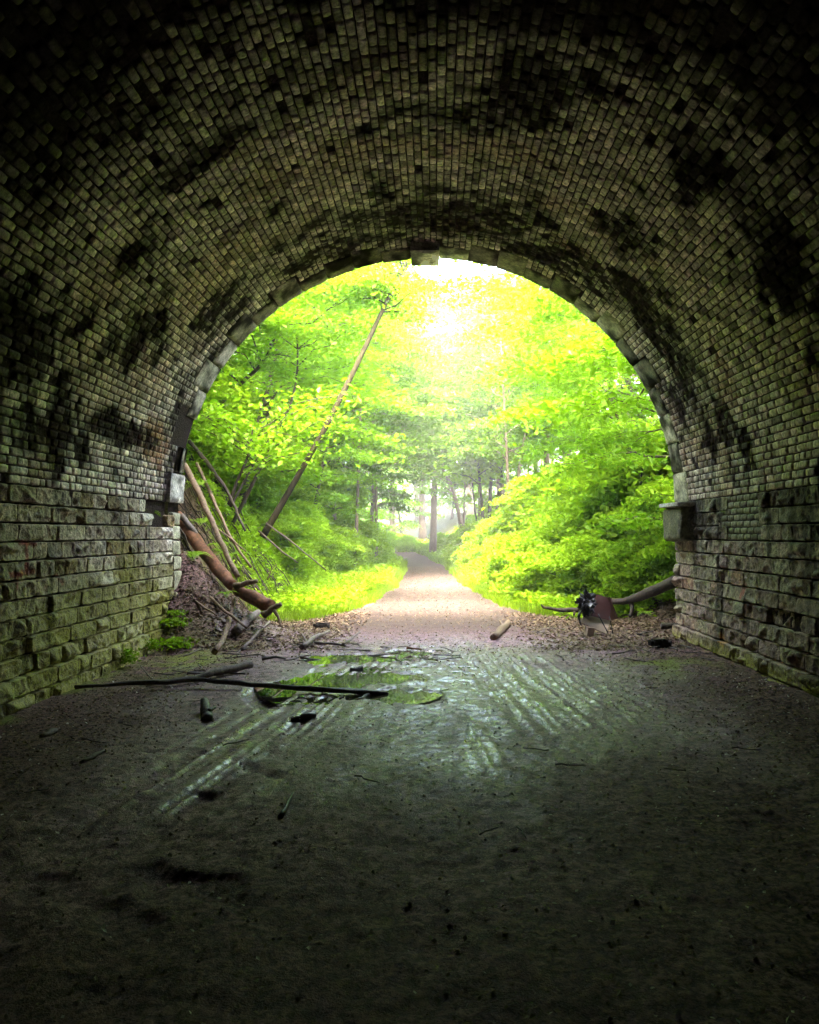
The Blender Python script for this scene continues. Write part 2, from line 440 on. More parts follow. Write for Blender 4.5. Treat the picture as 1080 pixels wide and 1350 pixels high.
# ---- arch ring stones
def ring_stone(i, mat_col, hang=0.0, dth0=0.0, depth=None, proud=0.05, shrink=0.0, tilt=0.0, rinner=None):
    d = depth or ring_depth[i]
    a0 = i*DTH + 0.0008 + shrink; a1 = (i+1)*DTH - 0.0008 - shrink
    nu, nv, nr = 12, 10, 4
    acc = Acc(); y0, y1 = YM-d+0.004, YM+proud
    def sheet(Pf, na, nb):
        A, B = np.meshgrid(np.linspace(0, 1, na), np.linspace(0, 1, nb), indexing='ij')
        V = Pf(A.ravel(), B.ravel()); idx = np.arange(na*nb).reshape(na, nb)
        F = np.stack([idx[:-1, :-1], idx[1:, :-1], idx[1:, 1:], idx[:-1, 1:]], -1).reshape(-1, 4)
        acc.add(V, F)
    def P(a, y, r): 
        th = a0+(a1-a0)*a
        return np.stack([XC+r*np.cos(th), y, ZS+r*np.sin(th)], -1)
    rin = RAD - hang
    def rough(a, b): 
        e = (np.clip(np.minimum(a, 1-a)*12, 0, 1))*(np.clip(np.minimum(b, 1-b)*16, 0, 1))
        return -0.024*(1-e) + 0.018*(fbm(a*3+i*7, b*5, 0, 4, i)-0.5)
    sheet(lambda a, b: P(a, y0+(y1-y0)*b, rin - rough(a, b) + tilt*(b-.5)), nu, nv+4)
    ro = RAD+0.5
    sheet(lambda a, b: P(a, y1+0*a+rough(a, b), rin+0.012+(ro-rin-0.012)*b), nu, nr+4)
    sheet(lambda a, b: P(a, y0+0*a, rin+0.012+(ro-rin)*b), nu, 2)
    sheet(lambda a, b: P(0*a, y0+(y1-y0)*a, rin+0.012+(ro-rin)*b), 3, 2)
    sheet(lambda a, b: P(0*a+1, y0+(y1-y0)*a, rin+0.012+(ro-rin)*b), 3, 2)
    V = np.concatenate(acc.V)
    g = 0.15+1.7*sstep(.3, .7, fbm(V[:, 0]*5, V[:, 1]*3, V[:, 2]*5, 4, 50+i))
    col = np.array(mat_col)[None, :]*g[:, None]
    return acc.mesh('arch_stone', M_dress, True, {'col': col, 'moss': np.full(len(V), 0.0)})
rr = np.random.RandomState(3)
for i in range(NST):
    if i == 24: continue          # fallen out on the left
    deg = (i+.5)*180/NST
    if i == 13: c = (0.85, 0.83, 0.72); hang = 0.12
    elif i in (12,): c = (0.42, 0.44, 0.30); hang = 0.0
    elif deg < 75: c = tuple(np.array((0.20, 0.19, 0.12))*(0.35+1.1*rr.rand())); hang = 0.012*rr.rand()
    elif deg > 140: c = tuple(np.array((0.30, 0.27, 0.23))*(0.35+1.1*rr.rand())); hang = 0.015*rr.rand()
    else: c = tuple(np.array((0.12, 0.105, 0.08))*(0.3+1.3*rr.rand())); hang = 0.015*rr.rand()
    kw = {}
    if i == 25: kw = dict(shrink=0.008, tilt=0.10, depth=0.32, proud=0.02); hang = 0.03; c = (0.36, 0.33, 0.26)
    if i == 26: kw = dict(depth=0.62); hang = 0.05; c = (0.38, 0.35, 0.32)
    me = ring_stone(i, c, hang, **kw)
    o = tpart('keystone' if i == 13 else 'arch_stone', me)
    if i == 13: o['label'] = 'pale smooth keystone hanging a little lower than the ring'
    if i == 25: o['label'] = 'tilted pale slab left loose below the gap in the ring'

# ---- headwall outside
def headwall():
    acc = Acc(); nth = 40
    ths = np.linspace(0, math.pi, nth); X0, X1, ZT = XC-7.5, XC+7.5, 6.9
    for yy, rr_ in ((YM-0.02, RAD+0.49), (YM-0.5, RAD+0.49)):
        inn = np.stack([XC+rr_*np.cos(ths), np.full(nth, yy), ZS+rr_*np.sin(ths)], -1)
        outp = []
        for t in ths:
            dx, dz = math.cos(t), math.sin(t)
            k = min(7.5/abs(dx) if abs(dx) > 1e-6 else 1e9, (ZT-ZS)/dz if dz > 1e-6 else 1e9)
            outp.append((XC+k*dx, yy, ZS+k*dz))
        V = np.concatenate([inn, np.array(outp)]); i = np.arange(nth-1)
        acc.add(V, np.stack([i, i+1, i+1+nth, i+nth], -1))
        for s in (-1, 1):
            a = XC+s*(RAD+0.03); b = XC+s*7.5
            acc.add([(a, yy, -.4), (b, yy, -.4), (b, yy, ZS), (a, yy, ZS)], [(0, 1, 2, 3)])
    # parapet coping
    x0, x1, z0, z1, ya, yb = X0-.1, X1+.1, ZT-.02, ZT+.28, YM-.62, YM+.12
    acc.add([(x0,ya,z0),(x1,ya,z0),(x1,yb,z0),(x0,yb,z0),(x0,ya,z1),(x1,ya,z1),(x1,yb,z1),(x0,yb,z1)],
            [(0,1,2,3),(4,5,6,7),(0,1,5,4),(1,2,6,5),(2,3,7,6),(3,0,4,7)])
    V = np.concatenate(acc.V)
    return acc.mesh('headwall', M_dress, False, {'col': np.tile([0.2, 0.2, 0.15], (len(V), 1)), 'moss': np.full(len(V), .3)})
tpart('headwall', headwall())

# ---- stone side walls
CH = 0.1815; Z0 = ZS - 12*CH
def side_wall(side):
    rw = np.random.RandomState(21 if side > 0 else 33)
    S0 = []; S1 = []; T0 = []; T1 = []; rec = []
    zedges = [Z0]
    for k in range(12): zedges.append(zedges[-1] + CH)
    for k in range(12):
        y = 0.6 - rw.rand()*.4
        yend = YM + 0.03 - (0.0 if side > 0 else 0.34)
        cuts = [y]
        while y < yend:
            y += rw.choice([0.24, 0.30, 0.38, 0.46, 0.55, 0.66], p=[.2, .25, .2, .15, .12, .08])*(0.9+.2*rw.rand()); cuts.append(y)
        if cuts[-1]-yend > .5*(cuts[-1]-cuts[-2]): cuts = cuts[:-1]
        cuts[-1] = yend
        for a, b in zip(cuts[:-1], cuts[1:]):
            m_ = (a+b)/2
            r = 0.0
            if side > 0:
                if k >= 9 and 9.25 < m_ < 10.35: continue          # brick repair patch
                if k <= 1: r = -0.05
                if k == 4 and 8.3 < m_ < 9.0: r = 0.07
            else:
                if k == 11 and (m_ > 10.2): 
                    if rw.rand() < .6 or m_ > 11.2: r = 0.16*rw.rand()+0.05
                if k == 10 and 11.1 < m_ < 11.75: r = 0.30
                if k == 11 and 11.0 < m_ < 11.8: r = 0.26
                if k <= 1: r = -0.04
                if k in (2, 3) and rw.rand() < .15: r = 0.04
            S0.append(a); S1.append(b); T0.append(zedges[k]); T1.append(zedges[k+1]); rec.append(r)
    S0, S1, T0, T1, rec = map(np.array, (S0, S1, T0, T1, rec))
    N = len(S0)
    mapf = map_wall_right if side > 0 else map_wall_left
    V, F, bi, S, T, Hh = blocks(S0, S1, T0, T1, 30, 16, 0.004, 0.030, 11, 0.008, 0.11, mapf, 40+side, 0.022, 0.012, 0.004, rec, gs=.003, facet=.085)
    # extra crisp chisel relief
    q = rw.rand(N); q2 = rw.rand(N)
    n1 = fbm(S*1.1, T*2.2, 0, 4, 61+side)
    if side > 0:
        base = np.array([0.31, 0.22, 0.17]); alt = np.array([0.20, 0.17, 0.11]); warm = np.array([0.24, 0.15, 0.095])
        w1 = sstep(.35, .75, q)[bi][:, None]; w2 = (sstep(.86, .95, q2))[bi][:, None]
        c = base*(1-w1)+alt*w1; c = c*(1-w2)+warm*w2
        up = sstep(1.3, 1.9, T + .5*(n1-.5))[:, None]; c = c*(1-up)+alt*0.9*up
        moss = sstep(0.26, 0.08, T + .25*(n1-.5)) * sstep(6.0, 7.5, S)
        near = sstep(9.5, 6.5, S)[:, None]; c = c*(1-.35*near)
    else:
        base = np.array([0.35, 0.27, 0.21]); alt = np.array([0.52, 0.46, 0.40]); warm = np.array([0.20, 0.14, 0.07])
        w1 = (sstep(.45, .85, q)[bi]*sstep(8.5, 11.0, S))[:, None]; w2 = (sstep(.8, .92, q2))[bi][:, None]
        c = base*(1-w1)+alt*w1; c = c*(1-w2)+warm*w2
        og = sstep(1.5, .6, T + .8*(n1-.5))[:, None]; c = c*(1-.6*og)+np.array([0.26, 0.23, 0.08])*.6*og
        moss = 0.95*sstep(1.45, .25, T + 1.1*(n1-.5)*1.4) * sstep(4.5, 7.5, S)
    c = c*(0.6+0.8*q[bi])[:, None]
    # black crust in the deepest hollows of random stones and drip streaks
    dr = sstep(.60, .72, fbm(S*3.2, T*.5, 0, 4, 90+side))[:, None]*.7
    c = c*(1-dr)+np.array([.03, .028, .024])*dr
    # faded red spray paint strokes
    def stroke(pts, w, colr, k=0.75):
        nonlocal c
        for (a, b) in zip(pts[:-1], pts[1:]):
            a = np.array(a); b = np.array(b); P_ = np.stack([S, T], -1)
            h_ = np.clip(((P_-a)@(b-a))/((b-a)@(b-a)), 0, 1)
            d = np.linalg.norm(P_-(a+h_[:, None]*(b-a)), axis=1)
            m_ = (sstep(w, w*.4, d + w*.8*(fbm(S*22, T*22, 0, 3, 5)-.5))*k)[:, None]
            c = c*(1-m_)+np.array(colr)*m_
    if side < 0:
        stroke([(7.62, 1.52), (7.92, 1.50)], .035, (0.30, 0.02, 0.05)); stroke([(7.76, 1.50), (7.74, 1.27)], .04, (0.30, 0.02, 0.05))
        stroke([(7.45, 1.22), (7.9, 1.24)], .04, (0.34, 0.03, 0.06)); stroke([(7.55, 1.2), (7.56, 1.08)], .03, (0.3, 0.02, 0.05))
        stroke([(8.35, 1.17), (8.5, 1.08)], .03, (0.34, 0.05, 0.04), .5); stroke([(9.9, 1.42), (10.0, 1.34)], .03, (0.34, 0.05, 0.04), .5)
    else:
        stroke([(9.72, .98), (9.84, .86)], .06, (0.42, 0.06, 0.05), .6); stroke([(7.6, 1.15), (7.75, .9)], .06, (0.3, 0.03, 0.04), .5)
        stroke([(10.35, .22), (10.5, .30)], .06, (0.45, 0.22, 0.03), .6)
    return np_mesh('stone_wall', V, F, M_stone, True, {'col': c, 'moss': moss})
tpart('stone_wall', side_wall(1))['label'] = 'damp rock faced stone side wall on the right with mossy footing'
tpart('stone_wall', side_wall(-1))['label'] = 'rock faced stone side wall on the left, green with moss low down'
# brick repair patch in the right wall
S0 = []; S1 = []; T0 = []; T1 = []
zz = ZS-3*CH; k = 0
while zz < ZS-.01:
    y = 9.12 - (0.11 if k % 2 else 0)
    while y < 10.4: S0.append(y); S1.append(y+.21); T0.append(zz); T1.append(zz+.077); y += .21
    zz += .0775; k += 1
V, F, bi, S, T, Hh = blocks(*map(np.array, (S0, S1, T0, T1)), 7, 5, 0.0, .004, 20, .003, .03, map_wall_right, 8, .004, .001, .002, np.full(len(S0), 0.015))
rc = np.random.RandomState(2).rand(len(S0))
tpart('brick_patch', np_mesh('brick_patch', V, F, M_brick, True, {'col': np.array([.15, .135, .095])[None]*(0.6+.7*rc[bi])[:, None], 'moss': np.zeros(len(V))}))

# block pier at the broken left corner
def rough_box(name, x0, x1, y0, y1, z0, z1, col, seed, amp=.02, mat=None, n=8, moss=0.0, edge=0.012):
    acc = Acc()
    def sheet(fn):
        A, B = np.meshgrid(np.linspace(0, 1, n), np.linspace(0, 1, n), indexing='ij'); V = fn(A.ravel(), B.ravel())
        idx = np.arange(n*n).reshape(n, n)
        acc.add(V, np.stack([idx[:-1, :-1], idx[1:, :-1], idx[1:, 1:], idx[:-1, 1:]], -1).reshape(-1, 4))
    L = lambda a, b, t: a+(b-a)*t
    for x in (x0, x1): sheet(lambda a, b: np.stack([np.full_like(a, x), L(y0, y1, a), L(z0, z1, b)], -1))
    for y in (y0, y1): sheet(lambda a, b: np.stack([L(x0, x1, a), np.full_like(a, y), L(z0, z1, b)], -1))
    for z in (z0, z1): sheet(lambda a, b: np.stack([L(x0, x1, a), L(y0, y1, b), np.full_like(a, z)], -1))
    V = np.concatenate(acc.V); c0 = np.array([(x0+x1)/2, (y0+y1)/2, (z0+z1)/2])
    D = np.stack([fbm(V[:, 0]*9, V[:, 1]*9, V[:, 2]*9, 4, seed+k)-.5 for k in range(3)], -1)*2*amp
    q = np.abs((V-c0)/np.array([(x1-x0)/2, (y1-y0)/2, (z1-z0)/2])); cnt = (q > .98).sum(1)
    V = V + D - np.sign(V-c0)*((cnt >= 2)*edge)[:, None]*(q > .98)
    g = .55+.9*fbm(V[:, 0]*5, V[:, 1]*5, V[:, 2]*5, 4, seed+9)
    acc.V = [V]
    return acc.mesh(name, mat or M_stone, True, {'col': np.array(col)[None]*g[:, None], 'moss': np.full(len(V), moss)})
zq = -0.15; rp = np.random.RandomState(4); 
for k, hq in enumerate((.36, .30, .24, .30, .22, .24, .22, .2)):
    if zq+hq > ZS+.02: break
    dx = (.10, .07, .03, 0, -.01, -.02, -.03, -.03)[k]; 
    tpart('quoin_stone', rough_box('quoin_stone', XL-.45, XL+.03+dx, YM-.335, YM+.04, zq+.006, zq+hq-.006,
          np.array([.33, .31, .22])*(.7+.5*rp.rand()), 60+k, .02, moss=(.9, .7, .4, .15, 0, 0, 0, 0)[k]))
    zq += hq
# right impost block
tpart('impost_block', rough_box('impost_block', XR-.20, XR+.3, 11.55, 12.42, 1.50, 1.985, (.11, .105, .065), 90, .03, n=14, edge=.02))['label'] = 'projecting stone block at the right springing'
tpart('impost_slab', rough_box('impost_slab', XR-.25, XR+.3, 11.50, 12.47, 1.99, 2.05, (.34, .32, .28), 91, .008, n=14))

# ------------------------------------------------------------------ terrain
def path_c(y):
    return np.interp(y, [0, 18, 31, 42, 50, 60, 75, 120], [0, 0, -.26, -.54, -1.5, -4.0, -10, -30])
def path_hw(y):
    return np.interp(y, [0, 12.5, 14.5, 16.5, 18, 24, 31, 42, 60], [4, 3.6, 2.6, 1.9, 1.5, 1.15, 1.0, 1.0, 1.0])
def foot_l(y):
    return np.interp(y, [11, 12.5, 15, 18, 24, 31, 42, 50, 60, 75, 120], [-4.3, -3.3, -3.1, -3.2, -3.2, -2.9, -3.0, -3.8, -7, -14, -34])
def foot_r(y):
    return np.interp(y, [12.5, 16.5, 18, 25, 31, 45, 60, 75, 120], [4.4, 3.2, 2.2, 1.9, 1.5, 1.1, 0.0, -3, -20])
RUT_L = lambda y: np.interp(y, [1, 3.48, 5.84, 10.4, 12], [-2.2, -1.85, -1.5, -.95, -.7])
def terrain(x, y, detail=True):
    n = fbm(x*.5, y*.5, 0, 4, 1)-.5
    nb = fbm(x*1.3, y*1.3, 0, 4, 2)-.5
    uL = foot_l(y)-x + .5*n; uR = x-foot_r(y) + .5*n
    out = sstep(12.3, 12.7, y)
    def bankL(u):
        u = np.clip(u, 0, None); return np.where(u < 3.4, 1.45*u*sstep(-.2, .8, u), 1.45*3.4 + .25*(u-3.4))
    def bankR(u):
        u = np.clip(u, 0, None); return np.where(u < 5.0, .62*u*sstep(-.2, 1.0, u), .62*5.0+.22*(u-5.0))
    farfade = 1 - .75*sstep(60, 110, y)
    h = (bankL(uL)+bankR(uR))*out*farfade
    h = h + nb*.35*sstep(0, 1.5, np.maximum(uL, uR))*out
    h = np.minimum(h, 13)
    h = h + sstep(44, 64, y)*.9
    # beside the tunnel, behind the masonry
    side = sstep(.25, .45, np.maximum(XL-x, x-XR)) * (1-sstep(12.25, 12.45, y))
    h = h + side*5.6
    # scree at the left of the mouth
    ins = np.exp(-(((x+4.1)/1.0)**2 + ((y-12.75)/.95)**2))*.95
    ins = ins + np.exp(-(((x+3.3)/1.0)**2 + ((y-12.5)/.8)**2))*.18
    h = np.where(side > .5, h, np.maximum(h, h*.3+ins))
    # cross fall and edges of the floor
    h = h + .06*sstep(1.8, 3.5, x)*sstep(16, 13, y) - .05*sstep(1.8, 3.6, -x)*sstep(12.3, 11, y)
    if detail:
        fl = sstep(20, 12, y)
        pm_ = puddle_mask(x, y); fl = fl*(1-.85*pm_)
        h = h + fl*(.05*(fbm(x*.9, y*.9, 0, 3, 8)-.5) + .046*(fbm(x*4, y*4, 0, 4, 9)-.5) + .024*(fbm(x*16, y*16, 0, 3, 10)-.5))
        clod = sstep(.55, .85, fbm(x*11, y*11, 3.0, 3, 12)); h = h + .020*clod*fl*(.4+.6*sstep(2.2, 3.2, np.abs(x)))
        # tyre ruts
        rut = rutmask(x, y)
        sL = (x-RUT_L(y)); st = vnoise(sL*26, y*.55, 0, 13)
        h = h - rut[0]*(.018 + .045*(st-.45))
        sR = x + .09*(y-8); st2 = vnoise(sR*27, y*.5, 0, 14)
        h = h - rut[1]*(.006+.034*(st2-.5))
        h = h - pm_*.050
        # footprints and churned mud lower left
        fp = sstep(.62, .72, fbm(x*2.6+y*.8, y*1.7, 0, 3, 15))*sstep(.5, 1.0, -x+.0*y)*sstep(3.6, 2.0, -x)*sstep(6.5, 5.5, y)
        h = h - .028*fp
    return h
def rutmask(x, y):
    l = sstep(.85, .2, np.abs(x-RUT_L(y)+.05)+.5*(fbm(x*2, y*.7, 0, 3, 72)-.5))*sstep(1.8, 5.5, y)*sstep(11.5, 10.4, y)
    r = sstep(.75, .0, np.abs(x-1.45+.09*(y-8))-.5+.8*(fbm(x*2, y*.9, 0, 3, 73)-.5))*sstep(5.8, 7.8, y+1.2*(fbm(x*4, y*.5, 0, 3, 74)-.5))*sstep(11.8, 10.2, y)
    r = np.maximum(r, sstep(.30, .0, np.abs(x-.32)+.25*(fbm(x*5, y*1.2, 0, 3, 71)-.5))*sstep(5.0, 6.0, y)*sstep(7.4, 6.2, y)*.9)
    brk = sstep(.28, .46, fbm(x*3.2, y*1.6, 0, 4, 75))
    return l*(.6+.4*brk), r*(.5+.5*brk)
def puddle_mask(x, y):
    p = 0
    n = (fbm(x*3.5, y*2.2, 0, 4, 18)-.5)
    for (cx, cy_, rx, ry) in ((-.38, 8.15, .52, .42), (-1.05, 8.95, .5, .45), (-.55, 9.2, .45, .4), (-.95, 10.7, .85, .3), (-1.7, 8.3, .25, .6), (-1.45, 10.4, .4, .25), (-.35, 11.2, .35, .35)):
        q = ((x-cx)/rx)**2+((y-cy_)/ry)**2 + 2.4*n + 1.6*(vnoise(x*7, y*4, 0, 19)-.5)
        p = np.maximum(p, sstep(1.25, .5, q))
    return p
def axis(*segs):
    a = []
    for s0, s1, st in segs: a += list(np.arange(s0, s1-1e-9, st))
    a.append(segs[-1][1]); return np.array(a)
gx = axis((-260, -60, 20), (-60, -20, 4), (-20, -8, .8), (-8, -4.4, .12), (-4.4, -3.9, .04), (-3.9, 3.7, .023), (3.7, 4.6, .05), (4.6, 8, .12), (8, 20, .8), (20, 60, 4), (60, 260, 20))
gy = axis((-60, -8, 4), (-8, 2, .25), (2, 4, .026), (4, 12, .021), (12, 14.5, .03), (14.5, 20, .06), (20, 34, .12), (34, 60, .3), (60, 120, 2), (120, 300, 10))
X, Y = np.meshgrid(gx, gy, indexing='ij')
Z = terrain(X, Y)
idx = np.arange(X.size).reshape(X.shape)
F = np.stack([idx[:-1, :-1], idx[1:, :-1], idx[1:, 1:], idx[:-1, 1:]], -1).reshape(-1, 4)
xr, yr = X.ravel(), Y.ravel()
rl, rrm = rutmask(xr, yr)
nW = fbm(xr*2.2, yr*1.2, 0, 4, 22)
wet = np.maximum(rl*sstep(3.5, 6.5, yr)*sstep(.42, .62, 1-vnoise((xr-RUT_L(yr))*26, yr*.55, 0, 13)), rrm*sstep(.42, .66, 1-vnoise((xr+.09*(yr-8))*27, yr*.5, 0, 14)))
wet = np.maximum(wet, sstep(.9, .3, np.abs(xr+.1)-.9+1.2*(nW-.5))*sstep(6.8, 8.2, yr)*sstep(13, 11.3, yr)*.8)
wet = np.clip(wet*sstep(.25, .5, nW+.05), 0, 1)
damp = sstep(4.0, 8.5, yr+1.5*(nW-.5))*sstep(13.5, 12, yr)*sstep(3.3, 2.2, np.abs(xr+.1)+1.2*(nW-.5))*(.25+.75*sstep(.4, .6, fbm(xr*1.6, yr*.8, 0, 4, 27)))
wet = np.maximum(wet, .62*damp)
pm = puddle_mask(xr, yr); wet = np.maximum(wet, sstep(.02, .35, pm))
dp = np.abs(xr-path_c(yr)); hw = path_hw(yr)
gravel = sstep(11.0, 15, yr)*sstep(.25, -.1, dp-hw+.4*(fbm(xr*2, yr*2, 0, 3, 24)-.5))
veg = sstep(12.8, 16.5, yr)*sstep(-.15, .3, dp-hw+.4*(fbm(xr*2, yr*2, 0, 3, 24)-.5))
mossf = sstep(.5, .62, fbm(xr*2.6, yr*2.6, 0, 4, 26)+.08)*np.maximum(
    np.exp(-(((xr-2.75)/.5)**2+((yr-9.9)/.8)**2)), np.exp(-(((xr+3.1)/.6)**2+((yr-10.4)/1.3)**2)))*1.1
mossf = np.maximum(mossf, sstep(.5, .65, fbm(xr*3, yr*3, 0, 4, 29))*sstep(.35, .1, xr-XL)*(yr > 7)*.7)
litter = sstep(2.0, 2.9, np.abs(xr)+.8*(nW-.5))
litter = np.maximum(litter, sstep(.1, 1.6, xr+1.6*(nW-.5))*sstep(7.0, 4.6, yr)*.95)  # litter on the right, spread wider to paint the foreground corner dark
litter = np.maximum(litter, sstep(4.2, 2.8, yr+1.5*(nW-.5))*.7)  # painted shade: floor colour darkens towards the camera
def mat_ground():
    m, nt, out = newmat('trodden_earth'); h = NT(nt); v = h.coord()
    n1 = h.noise(2.2, 6, .6, v); n2 = h.noise(28, 5, .7, v); n3 = h.noise(120, 3, .65, v); n4 = h.noise(9, 5, .65, v)
    mud = h.mix(h.rng(n4, .42, .58), (0.14, 0.075, 0.084), (0.48, 0.285, 0.315))
    mud = h.mix(h.rng(n2, .45, .55), h.mix(.7, mud, (0.035, 0.021, 0.022)), mud)
    mud = h.mix(h.rng(n3, .54, .62, 0, .8), mud, (0.50, .37, .36))
    lit = h.mix(h.rng(n2, .42, .60), (0.022, 0.011, 0.010), (0.24, 0.14, 0.125))
    c = h.mix(h.attr('litter'), mud, lit)  # litter mask also holds the painted foreground shade
    wet_ = h.attr('wet')
    c = h.mix(h.math('MULTIPLY', wet_, .35), c, (0.035, 0.022, 0.03))
    gr = h.mix(h.rng(n3, .35, .68), (0.024, 0.018, 0.015), (0.115, 0.092, 0.080))
    gr = h.mix(h.rng(n4, .4, .62), gr, h.mix(.65, gr, (0.03, 0.018, 0.012)))
    c = h.mix(h.attr('gravel'), c, gr)
    c = h.mix(h.attr('veg'), c, h.mix(n4, (0.02, 0.02, 0.006), (0.06, 0.06, 0.01)))
    c = h.mix(h.attr('mossf'), c, h.mix(n2, (0.10, 0.12, 0.015), (0.22, 0.24, 0.04)))
    hh = h.math('ADD', h.math('MULTIPLY', n2, 1.0), h.math('MULTIPLY', n3, .5))
    ro = h.mix(wet_, h.rng(n2, .3, .7, .55, .85), h.rng(n2, .3, .7, .14, .42))
    b = bsdf(h, out, c, ro, h.bump(hh, 1.0, .022), h.rng(wet_, 0, 1, .10, 1.0), (1, .64, .88))
    cb = h.bump(h.math('ADD', n2, n1), .35, .010)
    h.l(h.math('MULTIPLY', wet_, h.rng(n2, .42, .55, .2, .9)), b.inputs['Coat Weight']); b.inputs['Coat Roughness'].default_value = .17; b.inputs['Coat IOR'].default_value = 1.6
    b.inputs['Coat Tint'].default_value = (1, .93, .98, 1); h.l(cb, b.inputs['Coat Normal'])
    return m
ground = obj('ground', np_mesh('ground', np.stack([xr, yr, Z.ravel()], -1), F, mat_ground(), True,
     {'wet': wet, 'gravel': gravel, 'veg': veg, 'mossf': np.clip(mossf, 0, 1), 'litter': litter}))  # litter: real litter plus painted foreground shade
tag(ground, kind='structure')
# hillside over the tunnel
hx = np.linspace(-30, 30, 61); hy = np.linspace(-60, YM-.1, 50); HX, HY = np.meshgrid(hx, hy, indexing='ij')
HZ = 6.45 + 2.0*sstep(8, -8, HY) + .6*(fbm(HX*.3, HY*.3, 0, 3, 3)-.5)
idx = np.arange(HX.size).reshape(HX.shape)
F = np.stack([idx[:-1, :-1], idx[1:, :-1], idx[1:, 1:], idx[:-1, 1:]], -1).reshape(-1, 4)
M_hill = mat_simple('rough_turf', [(0.3, (0.03, 0.05, 0.01)), (0.7, (0.09, 0.13, 0.02))], 3, .9)
tag(obj('hillside', np_mesh('hillside', np.stack([HX.ravel(), HY.ravel(), HZ.ravel()], -1), F, M_hill)), kind='structure')

def gz(x, y): return float(terrain(np.array([float(x)]), np.array([float(y)]))[0])
def P3(px, py, d): return ((px-574)/1080*d, d, CAMZ+(704-py)/1080*d)
def G3(px, py):   # ground hit for flat ground
    d = CAMZ*1080/(py-704); return ((px-574)/1080*d, d, gz((px-574)/1080*d, d))

# puddle water
m, nt, out = newmat('muddy_water'); h = NT(nt); v = h.coord((1, .35, 1))
b = bsdf(h, out, (0.05, 0.045, 0.03), .03, h.bump(h.noise(4, 2, .5, v), .03, .01), 1.0)
b.inputs['Coat Weight'].default_value = 1; b.inputs['Coat IOR'].default_value = 1.9; b.inputs['Coat Roughness'].default_value = .02
WL = -.016
pv = []; a = np.linspace(0, 2*math.pi, 48, endpoint=False)
cx, cyy = -.85, 9.55
pv = [(cx, cyy, WL)] + [(cx+1.35*math.cos(t)*(1+.15*math.sin(3*t)), cyy+2.1*math.sin(t)*(1+.1*math.cos(2*t)), WL) for t in a]
pf = [(0, i+1, (i+1) % 48+1) for i in range(48)]
tag(obj('puddle', np_mesh('puddle', np.array(pv), np.array(pf), m, False)), kind='structure')
# ------------------------------------------------------------------ foliage generators
def leaf_quads(C, N, size, rs, elong=1.7):
    """C (n,3) centres, N (n,3) normals, size (n,)"""
    n = len(C); A = rs.normal(size=(n, 3)); U = np.cross(N, A); U /= np.linalg.norm(U, axis=1)[:, None]+1e-9
    W = np.cross(N, U); s = size[:, None]
    fold = N*s*.12
    V = np.stack([C-U*s*.5*elong, C-W*s*.5+fold-U*s*.1, C+U*s*.5*elong, C+W*s*.5+fold-U*s*.1], 1).reshape(-1, 3)
    F = np.arange(n*4).reshape(n, 4)
    return V, F
def leaf_mesh(name, C, size, rs, mat, flat=.55, elong=1.7):
    n = len(C); N = rs.normal(size=(n, 3))*flat; N[:, 2] += 1; N /= np.linalg.norm(N, axis=1)[:, None]
    V, F = leaf_quads(C, N, size*(.6+.8*rs.rand(n)), rs, elong)
    rnd = np.repeat(rs.rand(n), 4)
    return np_mesh(name, V, F, mat, False, {'rnd': rnd})
